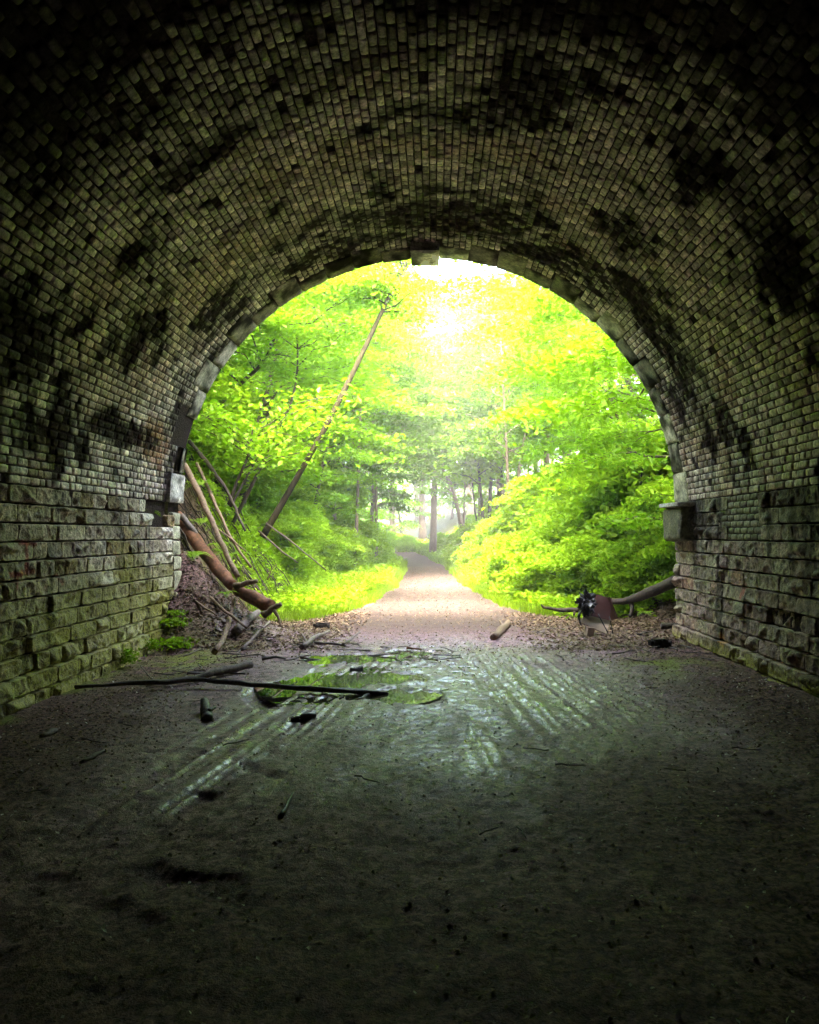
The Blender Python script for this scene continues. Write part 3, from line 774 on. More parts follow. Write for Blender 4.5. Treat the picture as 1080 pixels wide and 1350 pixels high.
def tree_meshes(seed, H, lean, cb, RC, nlimb, nleaf, ls, tr, bark, name='tree', up=.5, droop=.25, nsec=7, dome=True, spray=.30, lmat=None):
    rs = np.random.RandomState(seed)
    acc = Acc(); n = 14
    t = np.linspace(0, 1, n)
    wob = np.cumsum(rs.normal(size=(n, 2))*.018*H/10*3, axis=0)*.35
    TP = np.stack([lean[0]*t**1.15 + wob[:, 0]*t, lean[1]*t**1.15 + wob[:, 1]*t, H*t], -1)
    TR = tr*(1-t*.88)+.006; TR[0] *= 1.35
    acc.add(*tube_geo(TP, TR, 9, .12, seed))
    anchors = []; k = 0
    for i in range(nlimb):
        tt = cb + (1-cb)*((i+.5*rs.rand())/nlimb)
        p0 = np.array([np.interp(tt, t, TP[:, j]) for j in range(3)]); r0 = np.interp(tt, t, TR)*.5
        az = i*2.4+rs.rand()*.9
        prof = math.sin(math.pi*min(1, max(.12, (tt-cb*.6)/(1.08-cb*.6))))**.6 if dome else 1
        L = RC*prof*(.75+.45*rs.rand())
        m_ = 7; s = np.linspace(0, 1, m_)
        elev = up*(1+.5*(tt-.5)) 
        d = np.array([math.cos(az), math.sin(az)])
        side = np.array([-d[1], d[0]])*rs.normal()*.15
        LP = np.stack([p0[0]+d[0]*L*s+side[0]*L*s**2, p0[1]+d[1]*L*s+side[1]*L*s**2,
                       p0[2]+L*(elev*s - (elev*.45+droop)*s**2)], -1)
        LP[1:] += rs.normal(size=(m_-1, 3))*.03*L
        acc.add(*tube_geo(LP, np.maximum(r0*(1-.85*s), .004), 5, cap=False))
        for j in range(nsec):
            s1 = .2+.8*(j+rs.rand())/nsec; q0 = np.array([np.interp(s1, s, LP[:, c]) for c in range(3)])
            sg = 1 if j % 2 else -1; a2 = az+sg*(.6+.5*rs.rand()); L2 = L*(.55-.35*s1)*(.7+.6*rs.rand())+.25
            s2 = np.linspace(0, 1, 5)
            QP = np.stack([q0[0]+math.cos(a2)*L2*s2, q0[1]+math.sin(a2)*L2*s2, q0[2]+L2*(.18*s2-(.1+droop*.8)*s2**2)], -1)
            QP[1:] += rs.normal(size=(4, 3))*.04*L2
            acc.add(*tube_geo(QP, np.maximum(r0*.35*(1-.8*s2), .0025), 3, cap=False))
            anchors.append((QP, L2))
        anchors.append((LP[3:], L*.5))
    w = np.array([a[1] for a in anchors]); w /= w.sum()
    pick = rs.choice(len(anchors), nleaf, p=w); C = np.zeros((nleaf, 3))
    for ai in range(len(anchors)):
        mk = np.where(pick == ai)[0]
        if not len(mk): continue
        Q = anchors[ai][0]; u = rs.rand(len(mk))**.7*(len(Q)-1); i0 = np.minimum(u.astype(int), len(Q)-2); f = (u-i0)[:, None]
        base = Q[i0]*(1-f)+Q[i0+1]*f
        off = rs.normal(size=(len(mk), 3))*np.array([spray, spray, spray*.22]); 
        C[mk] = base+off
        C[mk, 2] -= .12*(off[:, 0]**2+off[:, 1]**2)/spray
    tm = acc.mesh('trunk', bark)
    lm = leaf_mesh('crown', C, ls, rs, lmat or M_leaf)
    return tm, lm
# three tones of bark and leaf share one material each
def place_tree(name, meshes, x, y, rz, s, label, cat='tree', group='trees of the wooded cutting', z=None, sz=None):
    r = empty(name, (x, y, (gz(x, y)-.12) if z is None else z), label, cat, group, rz); r.scale = (s, s, sz or s)
    if meshes[0]: obj('trunk' if cat == 'tree' else 'stems', meshes[0], r)
    obj('crown' if cat == 'tree' else 'foliage', meshes[1], r)
    return r

# variants (crown leaves / trunk share their mesh between copies)
TA = tree_meshes(1, 9.5, (2.6, -.3), .2, 4.3, 28, 16500, .10, .13, M_bark)
TB = tree_meshes(2, 8.0, (1.8, .4), .12, 3.6, 26, 15500, .09, .09, M_bark)
TC = tree_meshes(3, 11.0, (.7, -.2), .25, 4.2, 28, 17500, .12, .16, M_bark_pale, lmat=M_leaf_high_dim)
TD = tree_meshes(4, 13.0, (.5, .5), .35, 4.2, 26, 13000, .19, .20, M_bark_pale, lmat=M_leaf_high_dim)
TE = tree_meshes(14, 10.5, (.5, .2), .38, 3.6, 24, 9500, .125, .08, M_bark_pale, up=.6, droop=.2, lmat=M_leaf_high_dim)
SA = tree_meshes(5, 1.7, (.2, 0), .05, 1.15, 16, 9000, .075, .02, M_bark, up=.6, droop=.35, nsec=5, spray=.2, lmat=M_leaf_bush_bright)
SB = tree_meshes(6, 1.2, (0, .2), .05, 1.0, 14, 7000, .06, .016, M_bark, up=.6, droop=.3, nsec=5, spray=.18, lmat=M_leaf_bush_bright)
PI = math.pi

# the leaning tree on the left bank
b0 = P3(345, 708, 16.0); pts = [b0, P3(385, 640, 16), P3(430, 560, 16), P3(470, 480, 16), P3(500, 415, 16.2), P3(520, 375, 16.5), P3(541, 335, 17), P3(556, 290, 17.4)]
lt = empty('tree', b0, 'slim bare trunked tree leaning right over the path from the left bank', 'tree', 'trees of the wooded cutting')
Q, Rr = resample([np.array(p)-np.array(b0) for p in pts], [.075, .06, .055, .05, .045, .038, .03, .02], 24)
acc = Acc(); acc.add(*tube_geo(Q, Rr, 9, .10, 3))
rs = np.random.RandomState(8); C = []
for i in range(34):
    u = 15+rs.rand()*8.9; k = int(u); p0 = Q[k]*(1-(u-k))+Q[min(k+1, 23)]*(u-k); az = rs.rand()*6.28; L = .8+1.6*rs.rand(); s = np.linspace(0, 1, 6)
    LP = np.stack([p0[0]+math.cos(az)*L*s, p0[1]+math.sin(az)*L*s*.8, p0[2]+L*(.45*s-.4*s*s)], -1); LP[1:] += rs.normal(size=(5, 3))*.05
    acc.add(*tube_geo(LP, .014*(1-.8*s)+.002, 4, cap=False))
    m_ = 260; t_ = rs.rand(m_)**.6*4.99; ii = t_.astype(int); f = (t_-ii)[:, None]
    C.append(LP[ii]*(1-f)+LP[np.minimum(ii+1, 5)]*f+rs.normal(size=(m_, 3))*np.array([.25, .25, .06]))
obj('trunk', acc.mesh('trunk', M_bark_olive), lt); obj('crown', leaf_mesh('crown', np.concatenate(C), .062, rs, M_leaf), lt)

L_ = [ # variant, x, y, rz, scale, label
 (TB, -6.3, 14.4, .1, .7, 'small leafy tree on the left bank nearest the tunnel mouth'),
 (TA, -6.2, 17.5, -.2, .95, 'broad leafy tree high on the left bank behind the leaning trunk'),
 (TB, -4.9, 20.5, .3, 1.0, 'low spreading tree on the left bank above the fallen sticks'),
 (TA, -5.6, 24.0, .15, 1.0, 'leafy tree midway along the left bank'),
 (TB, -4.2, 27.5, .4, .8, 'short bushy tree standing close to the grass on the left of the path'),
 (TA, -5.0, 33.0, .0, 1.05, 'tall leafy tree on the left bank where the path begins to bend'),
 (TC, -7.5, 29.0, .6, 1.0, 'tall tree on top of the left bank, halfway along'),
 (TC, -9.0, 21.0, 1.0, 1.0, 'tall tree on top of the left bank, above the leaning trunk'),
 (TB, 5.2, 15.6, PI-.1, .85, 'small leafy tree on the right bank nearest the tunnel mouth'),
 (TA, 6.0, 18.5, PI+.2, .95, 'broad leafy tree on the right bank arching over the path'),
 (TB, 5.4, 22.0, PI-.3, .8, 'low spreading tree on the right bank above the thick undergrowth'),
 (TA, 7.0, 25.5, PI+.1, 1.0, 'leafy tree midway along the right bank'),
 (TC, 7.2, 30.0, 2.2, 1.0, 'tall pale barked tree on top of the right bank'),
 (TC, 8.8, 21.5, 2.6, 1.0, 'tall tree on top of the right bank behind the arching one'),
 (TA, 6.6, 37.5, PI-.2, 1.0, 'leafy tree behind the clump of thin stems on the right'),
 (TD, -5.5, 42.0, .5, .9, 'tall tree left of the path at its far bend'),
 (TD, -8.5, 50.0, 1.5, 1.0, 'hazy tree beyond the bend, farthest to the left'),
 (TD, 5.5, 44.0, 2.5, .9, 'tall tree right of the path level with its far bend'),
 (TD, 7.5, 54.0, 3.5, 1.0, 'hazy tree far up the cutting on the right'),
 (TD, -3.5, 66.0, 4.1, 1.4, 'faint distant tree left of the gap at the path end'),
 (TD, 4.5, 74.0, 5.1, 1.5, 'faint distant tree right of the gap at the path end'),
 (TD, 12.0, 84.0, .9, 1.1, 'faint distant tree at the far right of the wood'),
 (TD, -13.0, 74.0, 2.9, 1.1, 'faint distant tree at the far left of the wood'),
 (TD, -1.0, 66.0, 1.1, 1.45, 'hazy tree straight ahead behind the pale trunk at the path end'),
 (TD, -2.0, 92.0, 3.1, 1.9, 'very faint far tree filling the gap left of the pale trunk'),
 (TD, 1.8, 98.0, 5.6, 2.0, 'very faint far tree filling the gap right of the pale trunk'),
 (TD, -6.5, 84.0, 4.4, 1.7, 'very faint far tree behind the bend of the path'),
 (TD, 2.6, 60.0, 2.1, 1.35, 'hazy tree just right of the pale trunk at the path end'),
 (TE, -2.9, 29.5, .3, .9, 'slim tree on the left grass verge with its crown meeting over the path'),
 (TE, 2.9, 31.5, 2.9, .9, 'slim tree on the right verge in front of the stem clump with a high crown'),
 (TE, -2.7, 37.5, 1.3, 1.0, 'slim tree on the left verge just before the bend with a high crown'),
 (TE, 2.2, 40.5, 4.0, 1.0, 'slim tree on the right verge behind the stem clump with a high crown'),
 (TE, 1.6, 47.5, 5.0, 1.0, 'slim tree beside the straight pale one at the end of the path'),
 (TC, -3.6, 45.0, .2, 1.0, 'tall pale barked tree leaning in from the left over the bend of the path'),
 (TC, 3.4, 49.0, 3.0, 1.0, 'tall pale barked tree leaning in from the right beyond the bend of the path'),
 (TC, -4.4, 35.0, .1, 1.0, 'tall pale barked tree on the left verge between the two slim ones'),
 (TB, -5.2, 53.0, 1.2, 1.0, 'low bushy tree closing the view just left of the bend'),
 (TB, -2.6, 66.0, 2.2, 1.1, 'low bushy tree closing the view behind the end of the path'),
 (TB, 1.4, 70.0, 5.2, 1.1, 'low bushy tree right of the pale trunk, far behind it'),
 (TA, -6.6, 38.0, .2, 1.1, 'leafy tree on the left bank beyond the tall one at the bend'),
 (TC, 6.4, 40.0, 3.3, 1.0, 'tall pale barked tree behind the stout trunk on the right'),
]
for v, x, y, rz, s, lab in L_:
    place_tree('tree', v, x, y, rz, s*(.85 if v is TC else 1), lab, sz=min(s, (CAMZ+.365*y+.3-gz(x, y))/(9.5 if v is TA else 8.0 if v is TB else 11.0 if v is TC else 10.5)) if v is not TD else s)

rs = np.random.RandomState(55); n = 52000; x = rs.uniform(-60, 50, n); y = rs.uniform(105, 150, n)
top = 9+9*fbm(x*.12, y*.1, 0, 4, 81); zz = rs.rand(n)**1.2*top; ok = fbm(x*.5, y*.3, zz*.5, 4, 82) > .44; x, y, zz = x[ok], y[ok], zz[ok]
tag(obj('distant_woodland', leaf_mesh('distant_woodland', np.stack([x, y, terrain(x, y, False)+zz], -1), .42, rs, M_leaf, .8)), 'far off hazy woodland beyond the end of the path', 'woodland', kind='stuff')
# bare-stemmed trees seen down the path
def stem_tree(label, stems, nleaf, ls, seed, zs=.5, bark=M_bark_pale, spread=1.3):
    b = np.array(stems[0][0][0]); r = empty('tree', tuple(b), label, 'tree', 'trees of the wooded cutting'); acc = Acc(); rs = np.random.RandomState(seed); C = []
    for pts, r0 in stems:
        Q, Rr = resample([np.array(p)-b for p in pts], np.linspace(r0, r0*.35, len(pts)), 14)
        acc.add(*tube_geo(Q, Rr, 7, .1, seed))
        for i in range(9):
            u = (zs+(1-zs)*rs.rand())*12.9; k = int(u); p0 = Q[k]; az = rs.rand()*6.28; L = spread*(.6+.8*rs.rand()); s = np.linspace(0, 1, 5)
            LP = np.stack([p0[0]+math.cos(az)*L*s, p0[1]+math.sin(az)*L*s, p0[2]+L*(.7*s-.3*s*s)], -1); LP[1:] += rs.normal(size=(4, 3))*.08
            acc.add(*tube_geo(LP, r0*.25*(1-.8*s)+.004, 4, cap=False))
            m_ = nleaf//9; t_ = rs.rand(m_)**.6*3.99; ii = t_.astype(int); f = (t_-ii)[:, None]
            C.append(LP[ii]*(1-f)+LP[np.minimum(ii+1, 4)]*f+rs.normal(size=(m_, 3))*np.array([.35, .35, .14]))
    obj('trunk', acc.mesh('trunk', bark), r); obj('crown', leaf_mesh('crown', np.concatenate(C), ls, rs, M_leaf), r)
stem_tree('straight pale tree standing at the end of the path', [([P3(571, 728, 50), P3(572, 680, 50), P3(573, 620, 50), P3(571, 560, 50), P3(568, 470, 50)], .24)], 2600, .17, 1, .35, spread=2.2)
stem_tree('thin pale tree leaning left just right of the path end', [([P3(612, 715, 45), P3(606, 680, 45), P3(598, 645, 45), P3(585, 620, 45), P3(574, 600, 45)], .15)], 900, .15, 2, .4, spread=1.6)
stem_tree('clump of thin dark stems on the right verge', [
  ([P3(641, 726, 35), P3(637, 690, 35), P3(634, 650, 35), P3(630, 600, 35), P3(622, 540, 35)], .09),
  ([P3(645, 726, 35.3), P3(645, 680, 35.3), P3(648, 620, 35.3), P3(650, 560, 35.3), P3(648, 480, 35.3)], .10),
  ([P3(650, 724, 35.2), P3(652, 690, 35.2), P3(660, 640, 35.2), P3(668, 580, 35), P3(672, 500, 35)], .10),
  ([P3(638, 724, 35.5), P3(628, 690, 35.5), P3(624, 650, 35.5), P3(620, 600, 35.5), P3(610, 560, 35.5)], .05)], 1100, .12, 3, .45, M_bark)
stem_tree('stout pale trunk behind the dark stem clump', [([P3(668, 712, 38), P3(662, 670, 38), P3(658, 620, 38), P3(655, 560, 38), P3(650, 480, 38)], .26)], 2000, .15, 4, .45)
stem_tree('single brown trunk among the leaves right of the stem clump', [([P3(683, 700, 33), P3(682, 660, 33), P3(683, 625, 33), P3(690, 590, 33), P3(700, 520, 33)], .12)], 1500, .13, 5, .45)
stem_tree('slim upright tree on the right bank crest', [([P3(698, 690, 37), P3(697, 640, 37), P3(697, 580, 37), P3(695, 500, 37)], .06)], 1500, .13, 6, .45)
stem_tree('pale trunk behind the leaves far up the right bank', [([P3(722, 680, 34), P3(720, 620, 34), P3(722, 540, 34), P3(726, 450, 34)], .16)], 2000, .13, 7, .5)
stem_tree('thin dark sapling crossing the upper left of the leaves', [([P3(262, 560, 17), P3(290, 525, 17), P3(318, 500, 17), P3(345, 478, 17), P3(365, 430, 17)], .07)], 2500, .062, 8, .5, M_bark)
stem_tree('crooked thin sapling left of the leaning trunk', [([P3(300, 700, 17), P3(330, 640, 17), P3(360, 580, 17), P3(385, 530, 17), P3(393, 480, 17), P3(388, 410, 17)], .045)], 2500, .062, 9, .45, M_bark)
stem_tree('dark forked sapling at the foot of the leaning trunk', [([P3(300, 665, 15.5), P3(312, 630, 15.5), P3(326, 600, 15.5), P3(332, 560, 15.5)], .04), ([P3(302, 668, 15.5), P3(325, 625, 15.5), P3(345, 590, 15.6)], .03)], 1200, .07, 10, .5, M_bark)

# shrubs
SH = []
rs = np.random.RandomState(77)
for y in np.arange(16.9, 44, 1.25):
    for side in (-1, 1):
        f = foot_l(y) if side < 0 else foot_r(y)
        for row in range(3):
            if side < 0 and (y < 19.5 and row == 0): continue
            x = f+side*(.35+row*1.45+rs.rand()*.7); 
            SH.append((x, y+rs.rand()*.9, side, row))
for (x, y) in ((4.6, 14.6), (5.2, 13.9), (4.1, 15.8), (5.6, 15.6)): SH.append((x, y, 1, 0))
for (x, y) in ((-.6, 52.5), (.7, 52), (-1.9, 54), (1.8, 54), (.2, 56), (-3.2, 57), (2.9, 51), (-4.2, 54.5), (-5.2, 57), (-6.6, 60), (-4.8, 61), (-2.6, 60.5), (-8, 63)): SH.append((x, y, 1, 0))
for (x, y) in ((-6.0, 14.5), (-5.6, 16.2)): SH.append((x, y, -1, 2))
ORD = 'first second third fourth fifth sixth seventh eighth ninth tenth eleventh twelfth thirteenth fourteenth fifteenth sixteenth seventeenth eighteenth nineteenth twentieth twenty-first twenty-second twenty-third twenty-fourth twenty-fifth twenty-sixth twenty-seventh twenty-eighth twenty-ninth thirtieth thirty-first thirty-second thirty-third thirty-fourth thirty-fifth thirty-sixth thirty-seventh thirty-eighth thirty-ninth fortieth'.split()
CNT = {}
SH.sort(key=lambda q: q[1])
for i, (x, y, side, row) in enumerate(SH):
    CNT[(side, row)] = CNT.get((side, row), 0)+1; nth = ORD[CNT[(side, row)]-1]
    where = 'left' if side < 0 else 'right'
    near = 'near end' if y < 22 else ('middle' if y < 32 else 'far end')
    s = (.75+.5*rs.rand())*(.8 if row == 0 else 1.05)
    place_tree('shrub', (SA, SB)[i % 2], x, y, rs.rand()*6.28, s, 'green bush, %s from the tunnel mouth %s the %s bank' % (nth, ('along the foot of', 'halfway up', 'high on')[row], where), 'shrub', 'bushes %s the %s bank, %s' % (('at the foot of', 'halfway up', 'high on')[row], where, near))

# ground cover: low leaves and grass
def scatter(n, seed, xr_, yr_, test):
    rs = np.random.RandomState(seed); x = rs.uniform(*xr_, n*3); y = rs.uniform(*yr_, n*3)
    ok = test(x, y, rs); x, y = x[ok][:n], y[ok][:n]
    return x, y, terrain(x, y), rs
def vegtest(lo=.0):
    def t(x, y, rs):
        d = np.abs(x-path_c(y))-path_hw(y)
        return (d > lo+.5*(fbm(x*1.5, y*1.5, 0, 3, 41)-.5)) & (y > 15.6+.8*(rs.rand(len(x))-.5)) 
    return t
def low_leaves(n, seed, ys, size, hgt):
    x, y, z, rs = scatter(n, seed, (-9, 9), ys, vegtest(.15))
    hh = rs.rand(len(x))**1.5*hgt
    return leaf_mesh('ground_cover', np.stack([x, y, z+hh], -1), size, rs, M_leaf_bush_bright, .6)
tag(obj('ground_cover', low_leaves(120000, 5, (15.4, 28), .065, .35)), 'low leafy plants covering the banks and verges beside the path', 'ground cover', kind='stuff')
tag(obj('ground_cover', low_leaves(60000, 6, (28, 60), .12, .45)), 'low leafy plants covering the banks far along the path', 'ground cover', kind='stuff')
def grass(n, seed, xs, ys, hgt, w, test):
    x, y, z, rs = scatter(n, seed, xs, ys, test); n = len(x)
    a = rs.rand(n)*6.28; hh = hgt*(.5+rs.rand(n)); lx = rs.normal(size=n)*.35*hh; ly = rs.normal(size=n)*.35*hh
    dx, dy = np.cos(a)*w, np.sin(a)*w
    b = np.stack([x, y, z-.01], -1); D = np.stack([dx, dy, 0*x], -1)
    m_ = b+np.stack([lx*.4, ly*.4, hh*.6], -1); t_ = b+np.stack([lx, ly, hh], -1)
    V = np.stack([b-D, b+D, m_+D*.7, m_-D*.7, t_], 1).reshape(-1, 3)
    i = np.arange(n)*5
    return np_mesh('grass', V, [np.stack([i, i+1, i+2, i+3], -1), np.stack([i+3, i+2, i+4], -1)], M_grass, False, {'rnd': np.repeat(rs.rand(n), 5)})
def gt(x, y, rs):
    d = np.abs(x-path_c(y))-path_hw(y); u = np.maximum(foot_l(y)-x, x-foot_r(y))
    return (d > -.05+.5*(fbm(x*1.5, y*1.5, 0, 3, 41)-.5)) & (u < 1.2) & (y > 14.6+1.2*(x > 0)+.6*rs.rand(len(x)))
tag(obj('grass', grass(60000, 9, (-5, 5), (14.6, 27), .16, .006, gt)), 'bright grass on the verges nearest the tunnel', 'grass', kind='stuff')
tag(obj('grass', grass(50000, 10, (-6, 5), (27, 60), .28, .012, gt)), 'tall bright grass lining the far stretch of the path', 'grass', kind='stuff')

# ------------------------------------------------------------------ sticks, logs and litter
def stick(name, label, cat, pts, rad, mat, group=None, branches=(), rough=.18, seed=0, n=18, segs=8, moss=None):
    b = np.array(pts[0], float); P_ = [np.array(p, float)-b for p in pts]
    Q, Rr = resample(P_, np.array(rad, float) if np.ndim(rad) else np.linspace(rad, rad*.6, len(pts)), n)
    rs = np.random.RandomState(seed); Q[1:-1] += rs.normal(size=(n-2, 3))*min(np.mean(Rr), .03)*.16
    acc = Acc(); acc.add(*tube_geo(Q, Rr, segs, rough, seed))
    o = obj(name, acc.mesh(name, mat), None, tuple(b)); tag(o, label, cat, group)
    for bp, br in branches:
        B, BR = resample([np.array(p, float)-b for p in bp], np.linspace(br, br*.45, len(bp)), 10)
        a = Acc(); a.add(*tube_geo(B, BR, 6, rough, seed+1)); obj('side_branch', a.mesh('side_branch', mat), o)
    return o
def on(px, py, dz=.0):            # a point on the floor seen at this place of the photograph
    x, y, z = G3(px, py); return (x, y, z+dz)

# long pole across the track, its far twin and the stub
p0 = on(95, 909, .06); p1 = on(250, 905, .09); p2 = on(400, 913, .05); p3 = on(470, 914, .045); p4 = on(512, 912, .04)
stick('fallen_pole', 'long thin dark pole lying across the wet track from the left wall to the puddle', 'branch', [p0, p1, p2, p3, p4], [.018, .026, .022, .033, .017], M_wood_dark, rough=.55,
      branches=[([on(490, 912, .04), on(474, 919, .03), on(468, 920, .02)], .028)], n=26)
stick('fallen_branch', 'grey weathered branch on the mud just behind the long dark pole', 'branch', [on(192, 900, .03), on(240, 901, .05), on(290, 893, .06), on(330, 885, .07)], [.02, .03, .045, .045], M_wood_grey,
      branches=[([on(205, 900, .03), on(195, 893, .06), on(183, 882, .09)], .014)])
stick('wood_stub', 'short dark stub of branch standing out of the mud before the pole', 'branch', [on(272, 948, .0), on(270, 940, .05), on(268, 936, .10)], [.05, .045, .035], M_wood_dark, n=8,
      branches=[([on(275, 944, .05), on(284, 940, .05)], .02)])
stick('wood_chunk', 'flat dark chunk of wood on the mud right of the stub', 'wood', [on(384, 948, .01), on(400, 947, .02), on(416, 944, .02)], [.02, .04, .02], M_wood_dark, n=8)
stick('small_stick', 'thin dark stick pointing away on the foreground mud', 'stick', [on(370, 1078, .01), on(380, 1064, .02), on(387, 1048, .02)], [.016, .012, .006], M_wood_dark, n=8)
stick('wood_splinter', 'flat pale splinter of wood lying on the left foreground mud', 'stick', [on(104, 1006, .01), on(120, 999, .015), on(136, 991, .01)], [.012, .022, .006], M_wood_grey, n=8)
stick('wood_splinter', 'small grey splinter close to the left wall footing', 'stick', [on(50, 967, .01), on(62, 962, .02), on(71, 956, .01)], [.02, .03, .015], M_wood_grey, n=8)
stick('fallen_log', 'short brown log lying alone on the dry part of the path', 'log', [on(650, 843, .04), on(660, 834, .05), on(670, 824, .05)], [.055, .065, .05], M_wood_tan, n=10,
      branches=[([on(664, 832, .06), on(658, 826, .12)], .03)])
for px, py, lab in ((866, 858, 'black lump of stone on the right beside the moss'), (424, 828, 'dark lump of stone at the edge of the left verge')):
    x, y, z = on(px, py, .03)
    o = obj('stone', rough_box('stone', -.14, .14, -.09, .09, -.04, .07, (.03, .027, .025), int(px), .03, n=7, edge=.04), None, (x, y, z)); tag(o, lab, 'stone')

# fallen logs and leaning sticks on the left
lg = [P3(232, 680, 13.9), P3(262, 722, 13.3), P3(290, 755, 12.9), P3(306, 772, 12.6)]
stick('fallen_log', 'long red brown log sliding down the left bank at the tunnel mouth', 'log', lg, [.10, .105, .10, .09], M_wood_red, n=16, segs=12)
stick('fallen_log', 'broken red brown log at the foot of the left bank', 'log', [P3(310, 778, 12.5), P3(332, 788, 12.3), P3(356, 799, 12.1)], [.085, .10, .10], M_wood_red, n=10, segs=12)
stick('fallen_branch', 'short sawn branch lying across the two red brown logs', 'branch', [P3(308, 773, 12.4), P3(325, 769, 12.3), P3(338, 766, 12.2)], .05, M_wood_tan, n=8)
stick('fallen_branch', 'knotty pale branch at the lower end of the red brown log', 'branch', [P3(346, 812, 11.9), P3(358, 803, 11.9), P3(370, 796, 11.9)], .055, M_wood_tan, n=8,
      branches=[([P3(360, 803, 11.9), P3(367, 814, 11.8), P3(370, 826, 11.7)], .03)])
stick('leaning_pole', 'long tan pole leaning from the left bank down to the logs', 'branch', [P3(240, 612, 14.2), P3(262, 655, 13.8), P3(285, 705, 13.3), P3(312, 760, 12.8)], [.055, .05, .045, .04], M_wood_tan, n=18)
stick('leaning_pole', 'thin brown pole leaning down the left bank beside the tan pole', 'branch', [P3(256, 610, 14.6), P3(275, 650, 14.3), P3(300, 705, 13.9), P3(330, 748, 13.5)], [.03, .03, .025, .02], M_wood_tan, n=18)
stick('leaning_pole', 'grey sloping root crossing the ferny face of the left bank', 'branch', [P3(246, 580, 15.2), P3(275, 615, 15), P3(300, 650, 14.8), P3(322, 700, 14.5)], [.04, .04, .03, .02], M_bark, n=18)
stick('leaning_pole', 'short thick pole low behind the long log by the left jamb', 'branch', [P3(236, 680, 13.6), P3(250, 697, 13.5), P3(266, 718, 13.4)], .06, M_wood_dark, n=10)
stick('dead_branch', 'thin pale branch sticking out level from the left bank', 'branch', [P3(280, 694, 13.8), P3(300, 708, 13.5), P3(323, 727, 13.2)], .018, M_wood_tan, n=10)
stick('dead_branch', 'dark dead branch reaching from the leaning trunk towards the grass', 'branch', [P3(350, 690, 15.8), P3(385, 715, 15.4), P3(430, 752, 15)], .02, M_bark, n=12)
stick('dead_branch', 'lower dark dead branch reaching over the left grass', 'branch', [P3(340, 700, 15.6), P3(372, 728, 15.2), P3(392, 742, 15)], .02, M_bark, n=12)
stick('dead_branch', 'hooked pale twig rising from the left grass', 'branch', [P3(352, 765, 14.2), P3(356, 752, 14.2), P3(364, 744, 14.2)], .012, M_wood_tan, n=8)
stick('fallen_branch', 'straight pale branch lying down the scree beside the log', 'branch', [P3(262, 774, 12.5), P3(285, 798, 12.2), P3(325, 828, 11.6)], .028, M_wood_tan, n=14)
stick('fallen_branch', 'bent brown branch lying on the scree close to the left jamb', 'branch', [P3(243, 783, 12.3), P3(258, 795, 12.1), P3(285, 812, 11.9)], .022, M_wood_tan, n=12)
stick('fallen_branch', 'mossy branch at the foot of the scree', 'branch', [on(282, 862, .05), on(297, 852, .08), on(308, 842, .12)], .045, M_wood_tan, n=10)
stick('hollow_log', 'short grey log with a dark hollow end at the foot of the scree', 'log', [on(310, 851, .08), on(325, 846, .09), on(340, 840, .10)], .075, M_wood_grey, n=8, segs=12)
stick('fallen_branch', 'thin pale branch beside the hollow log', 'branch', [on(318, 858, .03), on(338, 849, .05), on(355, 841, .05)], .025, M_wood_grey, n=8)
stick('fallen_branch', 'forked grey branch lying by the far puddle', 'branch', [on(398, 858, .05), on(415, 848, .07), on(434, 840, .09)], .04, M_wood_grey, n=10, branches=[([on(405, 855, .06), on(398, 848, .1)], .02)])
stick('fallen_branch', 'dark straight stick lying through the far puddle', 'branch', [on(415, 852, .03), on(440, 853, .04), on(456, 854, .03)], .022, M_wood_dark, n=8)
stick('fallen_branch', 'thin stick in front of the far puddle', 'branch', [on(396, 868, .02), on(418, 868, .03), on(436, 868, .02)], .016, M_wood_grey, n=8)
stick('fallen_branch', 'short stick with a raised end beyond the puddle', 'branch', [on(452, 854, .05), on(462, 849, .06), on(475, 841, .10)], .022, M_wood_grey, n=8)
stick('small_stick', 'reddish stick on the wet gravel right of the puddles', 'stick', [on(536, 854, .02), on(556, 854, .03)], .018, M_wood_red, n=6)
stick('small_stick', 'pale stick on the wet gravel near the reddish one', 'stick', [on(523, 868, .02), on(542, 863, .03)], .018, M_wood_tan, n=6)
stick('wood_chunk', 'dark chunk of wood between the two puddles', 'wood', [on(463, 882, .02), on(478, 880, .03)], .035, M_wood_dark, n=6)
stick('fallen_branch', 'crooked dark twig on the mud left of the tyre ruts', 'branch', [on(345, 872, .02), on(360, 871, .03), on(376, 873, .02)], .022, M_wood_dark, n=8)

